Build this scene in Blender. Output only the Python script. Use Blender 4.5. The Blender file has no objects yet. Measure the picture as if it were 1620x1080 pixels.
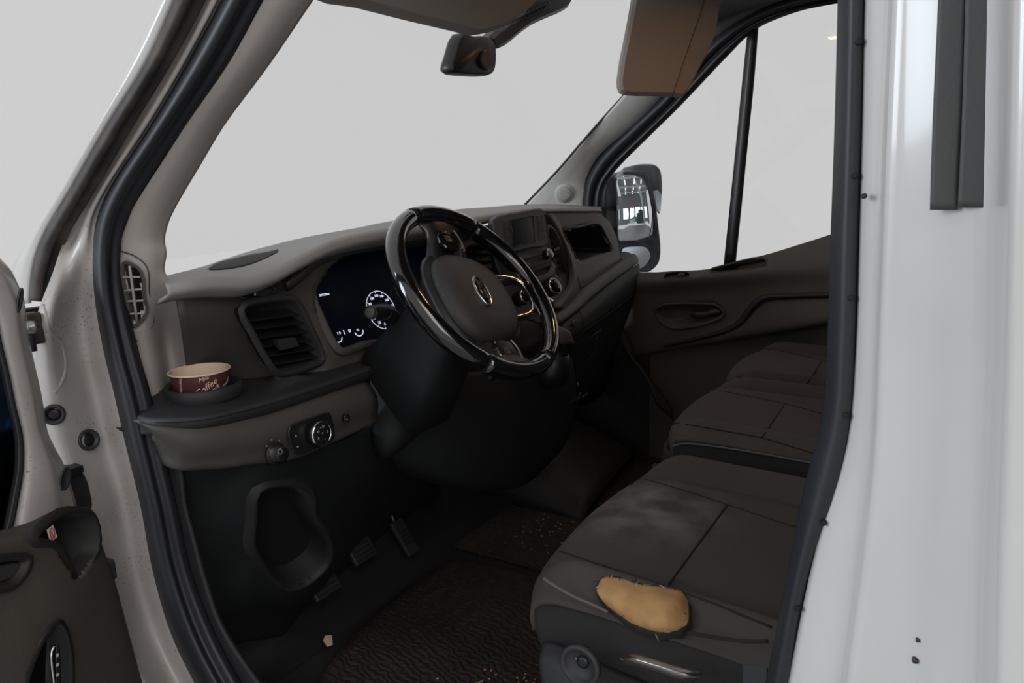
import bpy, bmesh, math, random
from mathutils import Vector, Matrix
random.seed(7)
S = bpy.context.scene
COL = S.collection

# ---------------------------------------------------------------- camera
F_PX = 1130.0
YAW, PITCH, ROLL = math.radians(58.4), math.radians(11.5), math.radians(-2.1)
CAM = Vector((-1.47, 0.0, 1.53))
cy, sy, cp, sp = math.cos(YAW), math.sin(YAW), math.cos(PITCH), math.sin(PITCH)
FW = Vector((sy*cp, cy*cp, -sp)); RT = Vector((cy, -sy, 0)); UP = Vector((sy*sp, cy*sp, cp))
RT, UP = RT*math.cos(ROLL) + UP*math.sin(ROLL), -RT*math.sin(ROLL) + UP*math.cos(ROLL)
cd = bpy.data.cameras.new('camera'); cam = bpy.data.objects.new('camera', cd); COL.objects.link(cam)
cd.sensor_width = 36; cd.lens = F_PX*36/1620; cd.clip_start = .01; cd.clip_end = 200
m = Matrix((RT, UP, -FW)).transposed().to_4x4(); m.translation = CAM; cam.matrix_world = m
S.camera = cam

# ---------------------------------------------------------------- world, light, exposure
w = bpy.data.worlds.new('hall_daylight'); S.world = w; w.use_nodes = True
bg = w.node_tree.nodes['Background']; bg.inputs[0].default_value = (.615, .615, .615, 1); bg.inputs[1].default_value = 1.0
S.view_settings.view_transform = 'Standard'; S.view_settings.look = 'None'
S.view_settings.gamma = 1; S.view_settings.use_curve_mapping = False; S.view_settings.exposure = 0

def area(name, loc, target, size, size_y, power, color):
    l = bpy.data.lights.new(name, 'AREA'); l.shape = 'RECTANGLE'; l.size = size; l.size_y = size_y
    l.energy = power; l.color = color
    o = bpy.data.objects.new(name, l); COL.objects.link(o); o.location = loc
    o.rotation_euler = (Vector(target)-Vector(loc)).to_track_quat('-Z', 'Y').to_euler()
    return o
# daylight from the hall's big window front, ahead and to the left of the van, and an added unseen soft panel behind to brighten the cab
area('hall_window_light', (-5.5, 5.0, 3.0), (-.8, .3, 1.4), 3.0, 2.6, 240, (.80, .90, 1.0))
area('cab_fill_light', (-3.6, -3.2, 4.0), (-.4, .6, 1.3), 2.5, 4.0, 95, (1.0, .95, .91))

# ---------------------------------------------------------------- pixel rays -> points on real planes
def ray(px, py): return FW + RT*((px-810)/F_PX) - UP*((py-540)/F_PX)
def X(px, py, v): d = ray(px, py); return CAM + d*((v-CAM.x)/d.x)
def Y(px, py, v): d = ray(px, py); return CAM + d*((v-CAM.y)/d.y)
def Z(px, py, v): d = ray(px, py); return CAM + d*((v-CAM.z)/d.z)
def PL(px, py, p0, n):
    d = ray(px, py); n = Vector(n); return CAM + d*((Vector(p0)-CAM).dot(n)/d.dot(n))
def proj(p):
    q = p-CAM; z = q.dot(FW); return 810+F_PX*q.dot(RT)/z, 540-F_PX*q.dot(UP)/z

# ---------------------------------------------------------------- materials
def lin(c):
    return tuple((v/255/12.92 if v/255 <= .04045 else ((v/255+.055)/1.055)**2.4) for v in c)
def mat(name, c, rough=.6, metal=0, bump=0, bscale=400, spec=.5, coat=0, var=0, vscale=6, c2=None, emit=None, estr=0):
    M = bpy.data.materials.new(name); M.use_nodes = True; nt = M.node_tree; b = nt.nodes['Principled BSDF']
    b.inputs['Base Color'].default_value = (*lin(c), 1); b.inputs['Roughness'].default_value = rough
    b.inputs['Metallic'].default_value = metal; b.inputs['Specular IOR Level'].default_value = spec
    b.inputs['Coat Weight'].default_value = coat; b.inputs['Coat Roughness'].default_value = .08
    tc = nt.nodes.new('ShaderNodeTexCoord')
    if var:
        nz = nt.nodes.new('ShaderNodeTexNoise'); nz.inputs['Scale'].default_value = vscale; nz.inputs['Detail'].default_value = 6
        nt.links.new(tc.outputs['Object'], nz.inputs['Vector'])
        rp = nt.nodes.new('ShaderNodeValToRGB'); rp.color_ramp.elements[0].position = .42; rp.color_ramp.elements[1].position = .72
        rp.color_ramp.elements[0].color = (*lin(c), 1)
        rp.color_ramp.elements[1].color = (*lin(c2 or tuple(min(255, int(v*(1+var))) for v in c)), 1)
        nt.links.new(nz.outputs['Fac'], rp.inputs['Fac']); nt.links.new(rp.outputs['Color'], b.inputs['Base Color'])
    if bump:
        n2 = nt.nodes.new('ShaderNodeTexNoise'); n2.inputs['Scale'].default_value = bscale; n2.inputs['Detail'].default_value = 2
        nt.links.new(tc.outputs['Object'], n2.inputs['Vector'])
        bp = nt.nodes.new('ShaderNodeBump'); bp.inputs['Strength'].default_value = bump; bp.inputs['Distance'].default_value = .002
        nt.links.new(n2.outputs['Fac'], bp.inputs['Height']); nt.links.new(bp.outputs['Normal'], b.inputs['Normal'])
    if emit:
        b.inputs['Emission Color'].default_value = (*lin(emit), 1); b.inputs['Emission Strength'].default_value = estr
    return M
M = dict(
    white=mat('white_paint', (197, 195, 193), .28, coat=.6, var=.03, vscale=5, c2=(190, 187, 184)),
    jamb=mat('white_paint_dusty', (178, 173, 171), .42, coat=.25, var=.1, vscale=9, c2=(160, 154, 150)),
    rubber=mat('black_rubber', (44, 45, 50), .5, bump=.15, bscale=120),
    sealm=mat('door_seal_rubber', (33, 35, 41), .5, bump=.1, bscale=90),
    flap=mat('grey_rubber_flap', (64, 63, 62), .6, bump=.15, bscale=200),
    dusty=mat('dusty_rubber', (46, 43, 44), .7, var=.3, vscale=25, c2=(76, 66, 60)),
    trim=mat('grey_trim_plastic', (168, 161, 157), .75, bump=.2, bscale=500),
    trimr=mat('daylit_trim_plastic', (222, 219, 214), .75, bump=.2, bscale=500),  # trim colour raised to carry the daylight on the passenger pillar
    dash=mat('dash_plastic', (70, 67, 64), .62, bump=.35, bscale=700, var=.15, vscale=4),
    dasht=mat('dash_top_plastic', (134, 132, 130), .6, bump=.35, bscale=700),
    dashd=mat('dark_dash_plastic', (37, 38, 41), .6, bump=.3, bscale=700),
    knee=mat('black_lower_plastic', (21, 24, 27), .68, bump=.25, bscale=500),
    black=mat('deep_black', (8, 8, 10), .8),
    satin=mat('satin_black', (26, 26, 28), .4),
    gloss=mat('piano_black', (14, 13, 14), .08, coat=1.0),
    leather=mat('wheel_leather', (30, 29, 31), .42, bump=.3, bscale=300),
    pad=mat('airbag_pad', (52, 49, 48), .5, bump=.45, bscale=600),
    chrome=mat('chrome', (215, 212, 208), .13, 1),
    satinm=mat('satin_metal', (150, 148, 146), .32, 1),
    screen=mat('screen_glass', (9, 11, 16), .15, spec=.3),
    cluster=mat('instrument_screen', (4, 6, 14), .25, spec=.2, emit=(2, 6, 18), estr=.25),
    lcd=mat('lit_display_marks', (20, 20, 20), .5, emit=(215, 222, 245), estr=1.0),
    lcdb=mat('lit_blue_glow', (10, 10, 20), .5, emit=(14, 34, 90), estr=1.0),
    ink=mat('white_marking', (170, 168, 165), .6),
    seat=mat('seat_cloth', (70, 66, 63), .95, bump=.5, bscale=900, var=.15, vscale=5),
    seatb=mat('seat_bolster_cloth', (84, 72, 66), .9, bump=.4, bscale=900, var=.12, vscale=5),
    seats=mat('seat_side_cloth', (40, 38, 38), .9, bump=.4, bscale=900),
    seam=mat('seam_thread', (34, 31, 30), .9),
    pipe=mat('grey_piping', (92, 90, 88), .7),
    base=mat('seat_base_plastic', (50, 51, 54), .55, bump=.2, bscale=500),
    foam=mat('yellow_foam', (186, 146, 98), .9, bump=.8, bscale=60, var=.2, vscale=20, c2=(150, 106, 64)),
    doortrim=mat('door_card_plastic', (68, 64, 59), .65, bump=.3, bscale=600),
    doordark=mat('door_card_dark', (30, 29, 29), .6),
    radio=mat('radio_plastic', (66, 69, 74), .5, bump=.2, bscale=600),
    floor=mat('cab_floor_carpet', (17, 18, 21), .95, bump=.6, bscale=200),
    visor=mat('visor_vinyl', (134, 128, 123), .8, bump=.2, bscale=400),
    liner=mat('headliner_cloth', (104, 103, 103), .95, bump=.3, bscale=300),
    cup=mat('cup_board_brown', (78, 42, 42), .6, var=.3, vscale=60, c2=(98, 58, 54)),
    cupin=mat('cup_inner_board', (226, 200, 178), .7),
    paper=mat('scrap_paper', (200, 180, 155), .8),
    red=mat('sticker_red', (176, 48, 44), .5),
    sticker=mat('sticker_white', (210, 195, 190), .5),
    mirror=mat('mirror_silver', (230, 232, 235), .02, 1),
    housing=mat('mirror_housing', (50, 55, 59), .5, bump=.3, bscale=300, var=.25, vscale=30, c2=(78, 84, 88)),
    crumbs=mat('crumb_tan', (190, 160, 120), .8),
    concrete=mat('hall_concrete', (150, 150, 148), .5, var=.08, vscale=1),
    hallsteel=mat('hall_steel', (196, 200, 200), .6),
    hallroof=mat('hall_roof_sheet', (120, 124, 124), .8),
    tube=mat('lit_tube', (255, 255, 255), .5, emit=(255, 255, 250), estr=3),
    daywin=mat('bright_window', (255, 255, 255), .5, emit=(226, 240, 255), estr=1.6),
    green=mat('machine_green', (50, 74, 60), .6), pink=mat('poster_pink', (190, 110, 110), .6),
    lampc=mat('signal_lamp_clear', (205, 208, 212), .1, .3, coat=1),
)
def speckle(R, col, scale, lo, hi):
    nt = R.node_tree; b = nt.nodes['Principled BSDF']; src = b.inputs['Base Color'].links[0].from_socket
    tc = nt.nodes.new('ShaderNodeTexCoord'); n = nt.nodes.new('ShaderNodeTexNoise'); n.inputs['Scale'].default_value = scale; n.inputs['Detail'].default_value = 3
    n2 = nt.nodes.new('ShaderNodeTexNoise'); n2.inputs['Scale'].default_value = 11; n2.inputs['Detail'].default_value = 1
    r = nt.nodes.new('ShaderNodeMapRange'); r.inputs[1].default_value = lo; r.inputs[2].default_value = hi
    r2 = nt.nodes.new('ShaderNodeMapRange'); r2.inputs[1].default_value = .48; r2.inputs[2].default_value = .62
    mu = nt.nodes.new('ShaderNodeMath'); mu.operation = 'MULTIPLY'; mx = nt.nodes.new('ShaderNodeMix'); mx.data_type = 'RGBA'
    L = nt.links.new; L(tc.outputs['Object'], n.inputs['Vector']); L(tc.outputs['Object'], n2.inputs['Vector']); L(n.outputs['Fac'], r.inputs[0]); L(n2.outputs['Fac'], r2.inputs[0])
    L(r.outputs[0], mu.inputs[0]); L(r2.outputs[0], mu.inputs[1]); L(mu.outputs[0], mx.inputs[0]); L(src, mx.inputs[6]); mx.inputs[7].default_value = (*lin(col), 1); L(mx.outputs[2], b.inputs['Base Color'])
speckle(M['jamb'], (96, 82, 70), 260, .62, .68)
# ribbed brown rubber mat
def mat_ribbed():
    R = mat('brown_floor_mat', (46, 35, 29), .8, var=.5, vscale=7, c2=(26, 23, 22)); nt = R.node_tree; b = nt.nodes['Principled BSDF']
    tc = nt.nodes.new('ShaderNodeTexCoord'); mp = nt.nodes.new('ShaderNodeMapping'); mp.inputs['Rotation'].default_value = (0, 0, math.radians(18))
    wv = nt.nodes.new('ShaderNodeTexWave'); wv.inputs['Scale'].default_value = 22; wv.inputs['Distortion'].default_value = 9; wv.inputs['Detail'].default_value = 2; wv.inputs['Detail Scale'].default_value = 1.5
    bp = nt.nodes.new('ShaderNodeBump'); bp.inputs['Strength'].default_value = .8; bp.inputs['Distance'].default_value = .006
    nt.links.new(tc.outputs['Object'], mp.inputs['Vector']); nt.links.new(mp.outputs['Vector'], wv.inputs['Vector'])
    nt.links.new(wv.outputs['Fac'], bp.inputs['Height']); nt.links.new(bp.outputs['Normal'], b.inputs['Normal'])
    return R
M['matrib'] = mat_ribbed()
def mat_mesh_grille():
    R = mat('speaker_mesh', (150, 147, 142), .7); nt = R.node_tree; b = nt.nodes['Principled BSDF']
    tc = nt.nodes.new('ShaderNodeTexCoord'); v = nt.nodes.new('ShaderNodeTexVoronoi'); v.inputs['Scale'].default_value = 230; v.inputs['Randomness'].default_value = 0
    rp = nt.nodes.new('ShaderNodeValToRGB'); rp.color_ramp.elements[0].color = (*lin((90, 88, 86)), 1); rp.color_ramp.elements[1].color = (*lin((205, 201, 195)), 1)
    rp.color_ramp.elements[0].position = .25; rp.color_ramp.elements[1].position = .35
    nt.links.new(tc.outputs['Object'], v.inputs['Vector']); nt.links.new(v.outputs['Distance'], rp.inputs['Fac']); nt.links.new(rp.outputs['Color'], b.inputs['Base Color'])
    return R
M['grille'] = mat_mesh_grille()
def mat_stained():
    R = mat('driver_seat_cloth_worn', (70, 66, 63), .95, bump=.5, bscale=900); nt = R.node_tree; b = nt.nodes['Principled BSDF']
    tc = nt.nodes.new('ShaderNodeTexCoord'); g = nt.nodes.new('ShaderNodeVectorMath'); g.operation = 'DISTANCE'; g.inputs[1].default_value = (-.42, .40, 1.0)
    nt.links.new(tc.outputs['Object'], g.inputs[0])
    mr = nt.nodes.new('ShaderNodeMapRange'); mr.inputs[1].default_value = .03; mr.inputs[2].default_value = .17; mr.inputs[3].default_value = 1; mr.inputs[4].default_value = 0
    nt.links.new(g.outputs['Value'], mr.inputs[0])
    nz = nt.nodes.new('ShaderNodeTexNoise'); nz.inputs['Scale'].default_value = 18; nz.inputs['Detail'].default_value = 8
    nt.links.new(tc.outputs['Object'], nz.inputs['Vector'])
    r1 = nt.nodes.new('ShaderNodeMapRange'); r1.inputs[1].default_value = .38; r1.inputs[2].default_value = .7
    nt.links.new(nz.outputs['Fac'], r1.inputs[0])
    mu = nt.nodes.new('ShaderNodeMath'); mu.operation = 'MULTIPLY'; nt.links.new(mr.outputs[0], mu.inputs[0]); nt.links.new(r1.outputs[0], mu.inputs[1])
    mx = nt.nodes.new('ShaderNodeMix'); mx.data_type = 'RGBA'; mx.inputs[6].default_value = (*lin((70, 66, 63)), 1); mx.inputs[7].default_value = (*lin((122, 119, 117)), 1)
    nt.links.new(mu.outputs[0], mx.inputs[0]); nt.links.new(mx.outputs[2], b.inputs['Base Color'])
    return R
M['seatw'] = mat_stained()
def grow(poly, d):
    cx, cy_ = sum(p[0] for p in poly)/len(poly), sum(p[1] for p in poly)/len(poly)
    return [(x+(x-cx)/math.hypot(x-cx, y-cy_)*d, y+(y-cy_)/math.hypot(x-cx, y-cy_)*d) for x, y in poly]
def mat_glass():
    G = bpy.data.materials.new('clear_glass'); G.use_nodes = True; nt = G.node_tree; nt.nodes.clear()
    o = nt.nodes.new('ShaderNodeOutputMaterial'); t = nt.nodes.new('ShaderNodeBsdfTransparent'); t.inputs[0].default_value = (.985, .985, .985, 1)
    g = nt.nodes.new('ShaderNodeBsdfGlossy'); g.inputs['Roughness'].default_value = .02; mx = nt.nodes.new('ShaderNodeMixShader'); mx.inputs[0].default_value = .012
    nt.links.new(t.outputs[0], mx.inputs[1]); nt.links.new(g.outputs[0], mx.inputs[2]); nt.links.new(mx.outputs[0], o.inputs[0])
    return G
M['glass'] = mat_glass()
def mat_glassdark():
    G = mat_glass(); G.name = 'tinted_door_glass'; t = [n for n in G.node_tree.nodes if n.type == 'BSDF_TRANSPARENT'][0]; t.inputs[0].default_value = (.05, .09, .12, 1)
    return G
M['glassd'] = mat_glassdark()

# ---------------------------------------------------------------- object helpers
def link(name, bm, m, parent=None, smooth=True, label=None, face=None):
    if face is not None:      # orient open sheets towards the viewer side
        bm.normal_update()
        s = sum((f.normal.dot(face - f.calc_center_median())*f.calc_area()) for f in bm.faces)
        if s < 0: bmesh.ops.reverse_faces(bm, faces=bm.faces)
    me = bpy.data.meshes.new(name); bm.to_mesh(me); bm.free()
    if m: me.materials.append(M[m] if isinstance(m, str) else m)
    for p in me.polygons: p.use_smooth = smooth
    o = bpy.data.objects.new(name, me); COL.objects.link(o)
    if parent: o.parent = parent
    if label: o['label'] = label
    return o
def thing(name, label, cat, loc=(0, 0, 0), group=None):
    o = bpy.data.objects.new(name, None); COL.objects.link(o); o.location = loc
    o['label'] = label; o['category'] = cat; o.empty_display_size = .05
    if group: o['group'] = group
    return o
def adopt(root):
    """parts are written in world space: re-express them about the thing's base"""
    inv = Matrix.Translation(root.location).inverted()
    for c in [o for o in bpy.data.objects if o.parent == root]: c.matrix_parent_inverse = inv
def tag(o, label, cat, group=None):
    o['label'] = label; o['category'] = cat
    if group: o['group'] = group
    return o
def solid(o, t, off=-1):
    md = o.modifiers.new('thickness', 'SOLIDIFY'); md.thickness = t; md.offset = off; return o
def bev(o, wd=.002, seg=2):
    md = o.modifiers.new('edge', 'BEVEL'); md.width = wd; md.segments = seg; md.limit_method = 'ANGLE'; md.angle_limit = .6; return o
def cr(p0, p1, p2, p3, t):      # centripetal Catmull-Rom
    e = 1e-5; d1 = max((p1-p0).length, e)**.5; d2 = max((p2-p1).length, e)**.5; d3 = max((p3-p2).length, e)**.5
    if (p1-p0).length < 1e-7: p0 = p1*2-p2; d1 = d2
    if (p3-p2).length < 1e-7: p3 = p2*2-p1; d3 = d2
    t1 = d1; t2 = t1+d2; t3 = t2+d3; u = t1+t*d2
    a1 = p0*((t1-u)/t1)+p1*(u/t1); a2 = p1*((t2-u)/d2)+p2*((u-t1)/d2); a3 = p2*((t3-u)/d3)+p3*((u-t2)/d3)
    b1 = a1*((t2-u)/t2)+a2*(u/t2); b2 = a2*((t3-u)/(t3-t1))+a3*((u-t1)/(t3-t1))
    return b1*((t2-u)/d2)+b2*((u-t1)/d2)
def spline(pts, n, closed=False):
    out = []; k = len(pts); segs = k if closed else k-1
    for i in range(segs):
        if closed: a, b, c, d = pts[i-1], pts[i], pts[(i+1) % k], pts[(i+2) % k]
        else: a, b, c, d = pts[max(i-1, 0)], pts[i], pts[i+1], pts[min(i+2, k-1)]
        for j in range(n): out.append(cr(a, b, c, d, j/n))
    if not closed: out.append(pts[-1].copy())
    return out
def grid_bm(rows, nu=4, nv=4):
    R1 = [spline(r, nu) for r in rows]; cols = list(zip(*R1))
    C1 = [spline(list(c), nv) for c in cols]
    bm = bmesh.new(); V = [[bm.verts.new(p) for p in c] for c in C1]
    for i in range(len(V)-1):
        for j in range(len(V[0])-1):
            try: bm.faces.new((V[i][j], V[i+1][j], V[i+1][j+1], V[i][j+1]))
            except ValueError: pass
    return bm
def inpoly(x, y, poly):
    c = False; n = len(poly)
    for i in range(n):
        x1, y1 = poly[i]; x2, y2 = poly[i-1]
        if (y1 > y) != (y2 > y) and x < (x2-x1)*(y-y1)/(y2-y1)+x1: c = not c
    return c
def patch(name, rows, m, parent=None, nu=4, nv=4, th=.006, holes=(), label=None, face=CAM):
    bm = grid_bm(rows, nu, nv)
    if holes:
        kill = [f for f in bm.faces if any(inpoly(*proj(f.calc_center_median()), h) for h in holes)]
        bmesh.ops.delete(bm, geom=kill, context='FACES')
    o = link(name, bm, m, parent, label=label, face=face)
    if th: solid(o, th)
    return o
def loft_bm(loops, cap0=False, cap1=True, bm=None):
    bm = bm or bmesh.new(); L = [[bm.verts.new(p) for p in l] for l in loops]; n = len(loops[0])
    for a, b in zip(L, L[1:]):
        for i in range(n): bm.faces.new((a[i], a[(i+1) % n], b[(i+1) % n], b[i]))
    if cap0: bm.faces.new(L[0][::-1])
    if cap1: bm.faces.new(L[-1])
    return bm
def fixn(bm): bmesh.ops.recalc_face_normals(bm, faces=bm.faces); return bm
def loop_normal(pts):
    c = sum(pts, Vector())/len(pts); n = Vector()
    for i in range(len(pts)): n += (pts[i]-c).cross(pts[(i+1) % len(pts)]-c)
    n.normalize()
    return c, (n if n.dot(CAM-c) > 0 else -n)
def inset(pts, d, up):
    """shrink a loop by about d metres and move it by up along its normal (towards the viewer)"""
    c, n = loop_normal(pts); r = sum((p-c).length for p in pts)/len(pts)
    out = []
    k = len(pts)
    for i, p in enumerate(pts):
        t = (pts[(i+1) % k]-pts[i-1]).normalized(); inw = n.cross(t)
        if inw.dot(c-p) < 0: inw = -inw
        out.append(p + inw*d + n*up)
    return out
def ring(name, pts, steps, m, parent=None, n=3, cap=False, label=None, raw=False):
    """bezel: closed loop pts, then a list of (inset, height)"""
    P = pts if raw else spline(pts, n, True)
    o = link(name, fixn(loft_bm([inset(P, d, h) for d, h in steps], cap0=False, cap1=cap)), m, parent, label=label, face=None)
    return o
def plate(name, pts, m, parent=None, th=.004, h=0, n=0, edge=.001, label=None):
    """solid plate with the given outline standing h+th proud of the outline's plane"""
    P = spline(pts, n, True) if n else pts
    lo = inset(P, 0, h); hi0 = inset(P, 0, h+th-edge); hi = inset(P, edge, h+th)
    return link(name, fixn(loft_bm([lo, hi0, hi], True, True)), m, parent, smooth=False, label=label)
def frame_bm(a, b, rad_fn=None): pass
def tube_bm(pts, r, seg=10, bm=None, closed=False, caps=True):
    bm = bm or bmesh.new(); n = len(pts); rs = r if isinstance(r, (list, tuple)) else [r]*n
    loops = []; prev = None
    for i, p in enumerate(pts):
        t = (pts[(i+1) % n]-pts[i-1]) if closed else (pts[min(i+1, n-1)]-pts[max(i-1, 0)])
        t.normalize()
        if prev is None: prev = t.orthogonal().normalized()
        a = (prev - t*prev.dot(t)).normalized(); prev = a; b = t.cross(a)
        loops.append([p + (a*math.cos(2*math.pi*k/seg) + b*math.sin(2*math.pi*k/seg))*rs[i] for k in range(seg)])
    if closed: loops.append(loops[0])
    L = [[bm.verts.new(q) for q in l] for l in (loops[:-1] if closed else loops)]
    if closed: L.append(L[0])
    for u, v in zip(L, L[1:]):
        for k in range(seg): bm.faces.new((u[k], u[(k+1) % seg], v[(k+1) % seg], v[k]))
    if caps and not closed: bm.faces.new(L[0][::-1]); bm.faces.new(L[-1])
    return bm
def tube(name, pts, r, m, parent=None, sm=4, seg=10, closed=False, label=None):
    P = spline(pts, sm, closed) if sm > 1 else pts
    if isinstance(r, (list, tuple)) and sm > 1:
        rr = []
        for i in range(len(r)-1): rr += [r[i]+(r[i+1]-r[i])*j/sm for j in range(sm)]
        r = rr+[r[-1]]
    return link(name, fixn(tube_bm(P, r, seg, closed=closed)), m, parent, label=label)
def lathe(name, c, ax, prof, m, parent=None, seg=32, cap0=True, cap1=True, label=None, sx=1.0):
    """profile of (radius, height along axis)"""
    c = Vector(c); ax = Vector(ax).normalized(); u = ax.cross(Vector((0, 0, 1)))
    u = u.normalized() if u.length > .1 else Vector((1, 0, 0)); v = ax.cross(u)
    loops = [[c + ax*h + (u*math.cos(2*math.pi*k/seg)*sx + v*math.sin(2*math.pi*k/seg))*r for k in range(seg)] for r, h in prof]
    return link(name, fixn(loft_bm(loops, cap0, cap1)), m, parent, label=label)
def box_bm(c, s, rot=None, bm=None):
    bm = bm or bmesh.new(); r = bmesh.ops.create_cube(bm, size=1)
    mt = Matrix.Translation(c) @ (rot.to_4x4() if rot else Matrix()) @ Matrix.Diagonal((*s, 1))
    bmesh.ops.transform(bm, matrix=mt, verts=r['verts']); return bm
def box(name, c, s, m, parent=None, rot=None, b=.004, label=None):
    o = link(name, box_bm(Vector(c), s, rot), m, parent, smooth=False, label=label)
    if b: bev(o, b)
    return o
def basis(r, u):
    r = Vector(r).normalized(); u = Vector(u); u = (u - r*u.dot(r)).normalized(); n = r.cross(u)
    return Matrix((r, u, n)).transposed()
def text_bm_obj(name, s, pos, r, u, size, m, parent=None, depth=.0004, shear=0, label=None, align='CENTER'):
    c = bpy.data.curves.new(name, 'FONT'); c.body = s; c.size = size; c.extrude = depth; c.align_x = align; c.align_y = 'CENTER'; c.shear = shear; c.resolution_u = 2
    t = bpy.data.objects.new(name, c); COL.objects.link(t)
    bpy.context.view_layer.update()
    me = bpy.data.meshes.new_from_object(t.evaluated_get(bpy.context.evaluated_depsgraph_get()))
    bpy.data.objects.remove(t); me.transform(Matrix.Translation(pos) @ basis(r, u).to_4x4())
    me.materials.clear(); me.materials.append(M[m]); o = bpy.data.objects.new(name, me); COL.objects.link(o)
    if parent: o.parent = parent
    if label: o['label'] = label
    return o
def join_objs(objs, name):
    bm = bmesh.new(); mt = objs[0].data.materials[0]; par = objs[0].parent
    for o in objs: bm.from_mesh(o.data)
    for o in objs: bpy.data.objects.remove(o)
    return link(name, bm, mt, par, smooth=False)
from mathutils.bvhtree import BVHTree
_bvh = {}
def hit(objs, px, py, off=0):
    """point where the view ray meets a surface already built, lifted off it by off"""
    d = ray(px, py).normalized(); best = None
    for o in (objs if isinstance(objs, (list, tuple)) else [objs]):
        if o.data.name not in _bvh:
            bm = bmesh.new(); bm.from_mesh(o.data); _bvh[o.data.name] = BVHTree.FromBMesh(bm); bm.free()
        p, n, i, t = _bvh[o.data.name].ray_cast(CAM, d)
        if p is not None and (best is None or t < best[2]): best = (p, n, t)
    if best is None:      # beside the surface: nearest point of it instead
        o = objs[0] if isinstance(objs, (list, tuple)) else objs
        q = None
        for k in range(40):
            t = .7+k*.05; r = _bvh[o.data.name].find_nearest(CAM+d*t)
            if q is None or r[3] < q[3]: q = r
        best = (q[0], q[1], 0)
    p, n, _ = best
    if n.dot(CAM-p) < 0: n = -n
    return p + n*off
def hitn(o, px, py):
    a, b, c = hit(o, px, py), hit(o, px+6, py), hit(o, px, py+6); n = (b-a).cross(c-a).normalized()
    return n if n.dot(CAM-a) > 0 else -n
def struct(o): o['kind'] = 'structure'; return o
V = Vector

# ================================================================ THE HALL (seen mostly in the passenger mirror)
struct(box('floor_hall', (2.5, -1.5, -.05), (12, 14, .1), 'concrete', b=0))
struct(box('wall_rear', (3, -14.1, 3.2), (26, .2, 6.4), 'hallroof', b=0))
struct(box('ceiling_hall', (9, -8.2, 6.45), (14, 12, .1), 'hallroof', b=0))
for i in range(5):
    t = thing('hall_window', 'tall bright daylight window in the far hall wall behind the van', 'window', (2.6+i*2.6, -13.95, 1.0), 'daylight windows of the hall wall')
    box('pane', (2.6+i*2.6, -13.97, 2.3), (1.9, .04, 2.2), 'daywin', t, b=0)
    ring('window_frame', [V((2.6+i*2.6+a, -13.95, 2.3+b)) for a, b in ((-1.0, -1.15), (1.0, -1.15), (1.0, 1.15), (-1.0, 1.15))], [(0, 0), (0, .04), (.07, .04), (.07, 0)], 'hallsteel', t, raw=True)
for i in range(3):
    for j in range(5):
        o = box('ceiling_light', (3.6+i*2.6, -3.0-j*2.2, 6.2), (.14, 1.4, .07), 'tube', b=.01)
        tag(o, 'long white tube light under the hall roof behind the van', 'ceiling light', 'tube lights under the hall roof')
for i in range(4):
    struct(box('trim_%d' % (i+1), (9, -3.4-i*2.6, 6.0), (14, .1, .22), 'hallsteel', b=.01))
tag(box('steel_column', (6.6, -7.4, 3.15), (.42, .42, 6.3), 'hallsteel', b=.02), 'broad pale steel column standing in the hall behind the van', 'column')
tag(box('wall_poster', (5.4, -13.9, 3.9), (1.0, .03, 1.2), 'pink', b=.005), 'pink poster hanging on the far hall wall', 'poster')
mc = thing('green_machine', 'dark green workshop machine standing on the hall floor', 'machine', (7.3, -10.5, 0))
box('cabinet', (7.3, -10.5, 1.0), (2.6, 1.2, 2.0), 'green', mc, b=.05); box('hood', (7.3, -10.5, 2.25), (1.5, 1.0, .5), 'green', mc, b=.05)
mc = thing('grey_workbench', 'grey workbench standing by the far hall windows', 'workbench', (4.6, -11.5, 0))
box('cabinet', (4.6, -11.5, .45), (1.8, .7, .9), 'hallsteel', mc, b=.02); box('worktop', (4.6, -11.5, .93), (2.0, .8, .06), 'housing', mc, b=.01)

# ================================================================ VAN BODY
body = thing('van_body', 'white van body around the open driver doorway, pillars, roof and black door seals', 'van', (0, 0, .3))
# --- B pillar at the right: folded white sheet profile swept down
bp_rows = []
bpx = [ # py, [px...]
 (-330, [1376, 1387, 1412, 1422, 1448, 1488, 1543, 1580, 1608, 1621, 1650, 1760]),
 (0,   [1368, 1380, 1405, 1415, 1440, 1480, 1535, 1575, 1602, 1614, 1645, 1750]),
 (200, [1364, 1376, 1397, 1407, 1432, 1476, 1530, 1572, 1598, 1610, 1640, 1745]),
 (400, [1359, 1370, 1390, 1399, 1425, 1470, 1524, 1568, 1592, 1605, 1636, 1740]),
 (550, [1354, 1364, 1384, 1393, 1419, 1466, 1516, 1564, 1588, 1601, 1632, 1738]),
 (700, [1340, 1354, 1377, 1387, 1413, 1460, 1507, 1559, 1583, 1597, 1628, 1735]),
 (860, [1292, 1316, 1358, 1370, 1398, 1450, 1495, 1551, 1577, 1592, 1622, 1730]),
 (1080,[1246, 1274, 1328, 1341, 1372, 1436, 1480, 1545, 1572, 1587, 1618, 1728]),
 (1300,[1200, 1230, 1300, 1314, 1350, 1422, 1468, 1538, 1566, 1582, 1614, 1725]),
]
bdx = [-.890, -.897, -.905, -.915, -.918, -.924, -.936, -.948, -.975, -.980, -.982, -.99]
bdy = [0]*12
for py, xs in bpx:
    bp_rows.append([X(px, py, d) for px, d in zip(xs, bdx)])
patch('b_pillar', bp_rows, 'white', body, 3, 4, .004, label='white painted pillar with folded edges at the right of the driver doorway')
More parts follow.
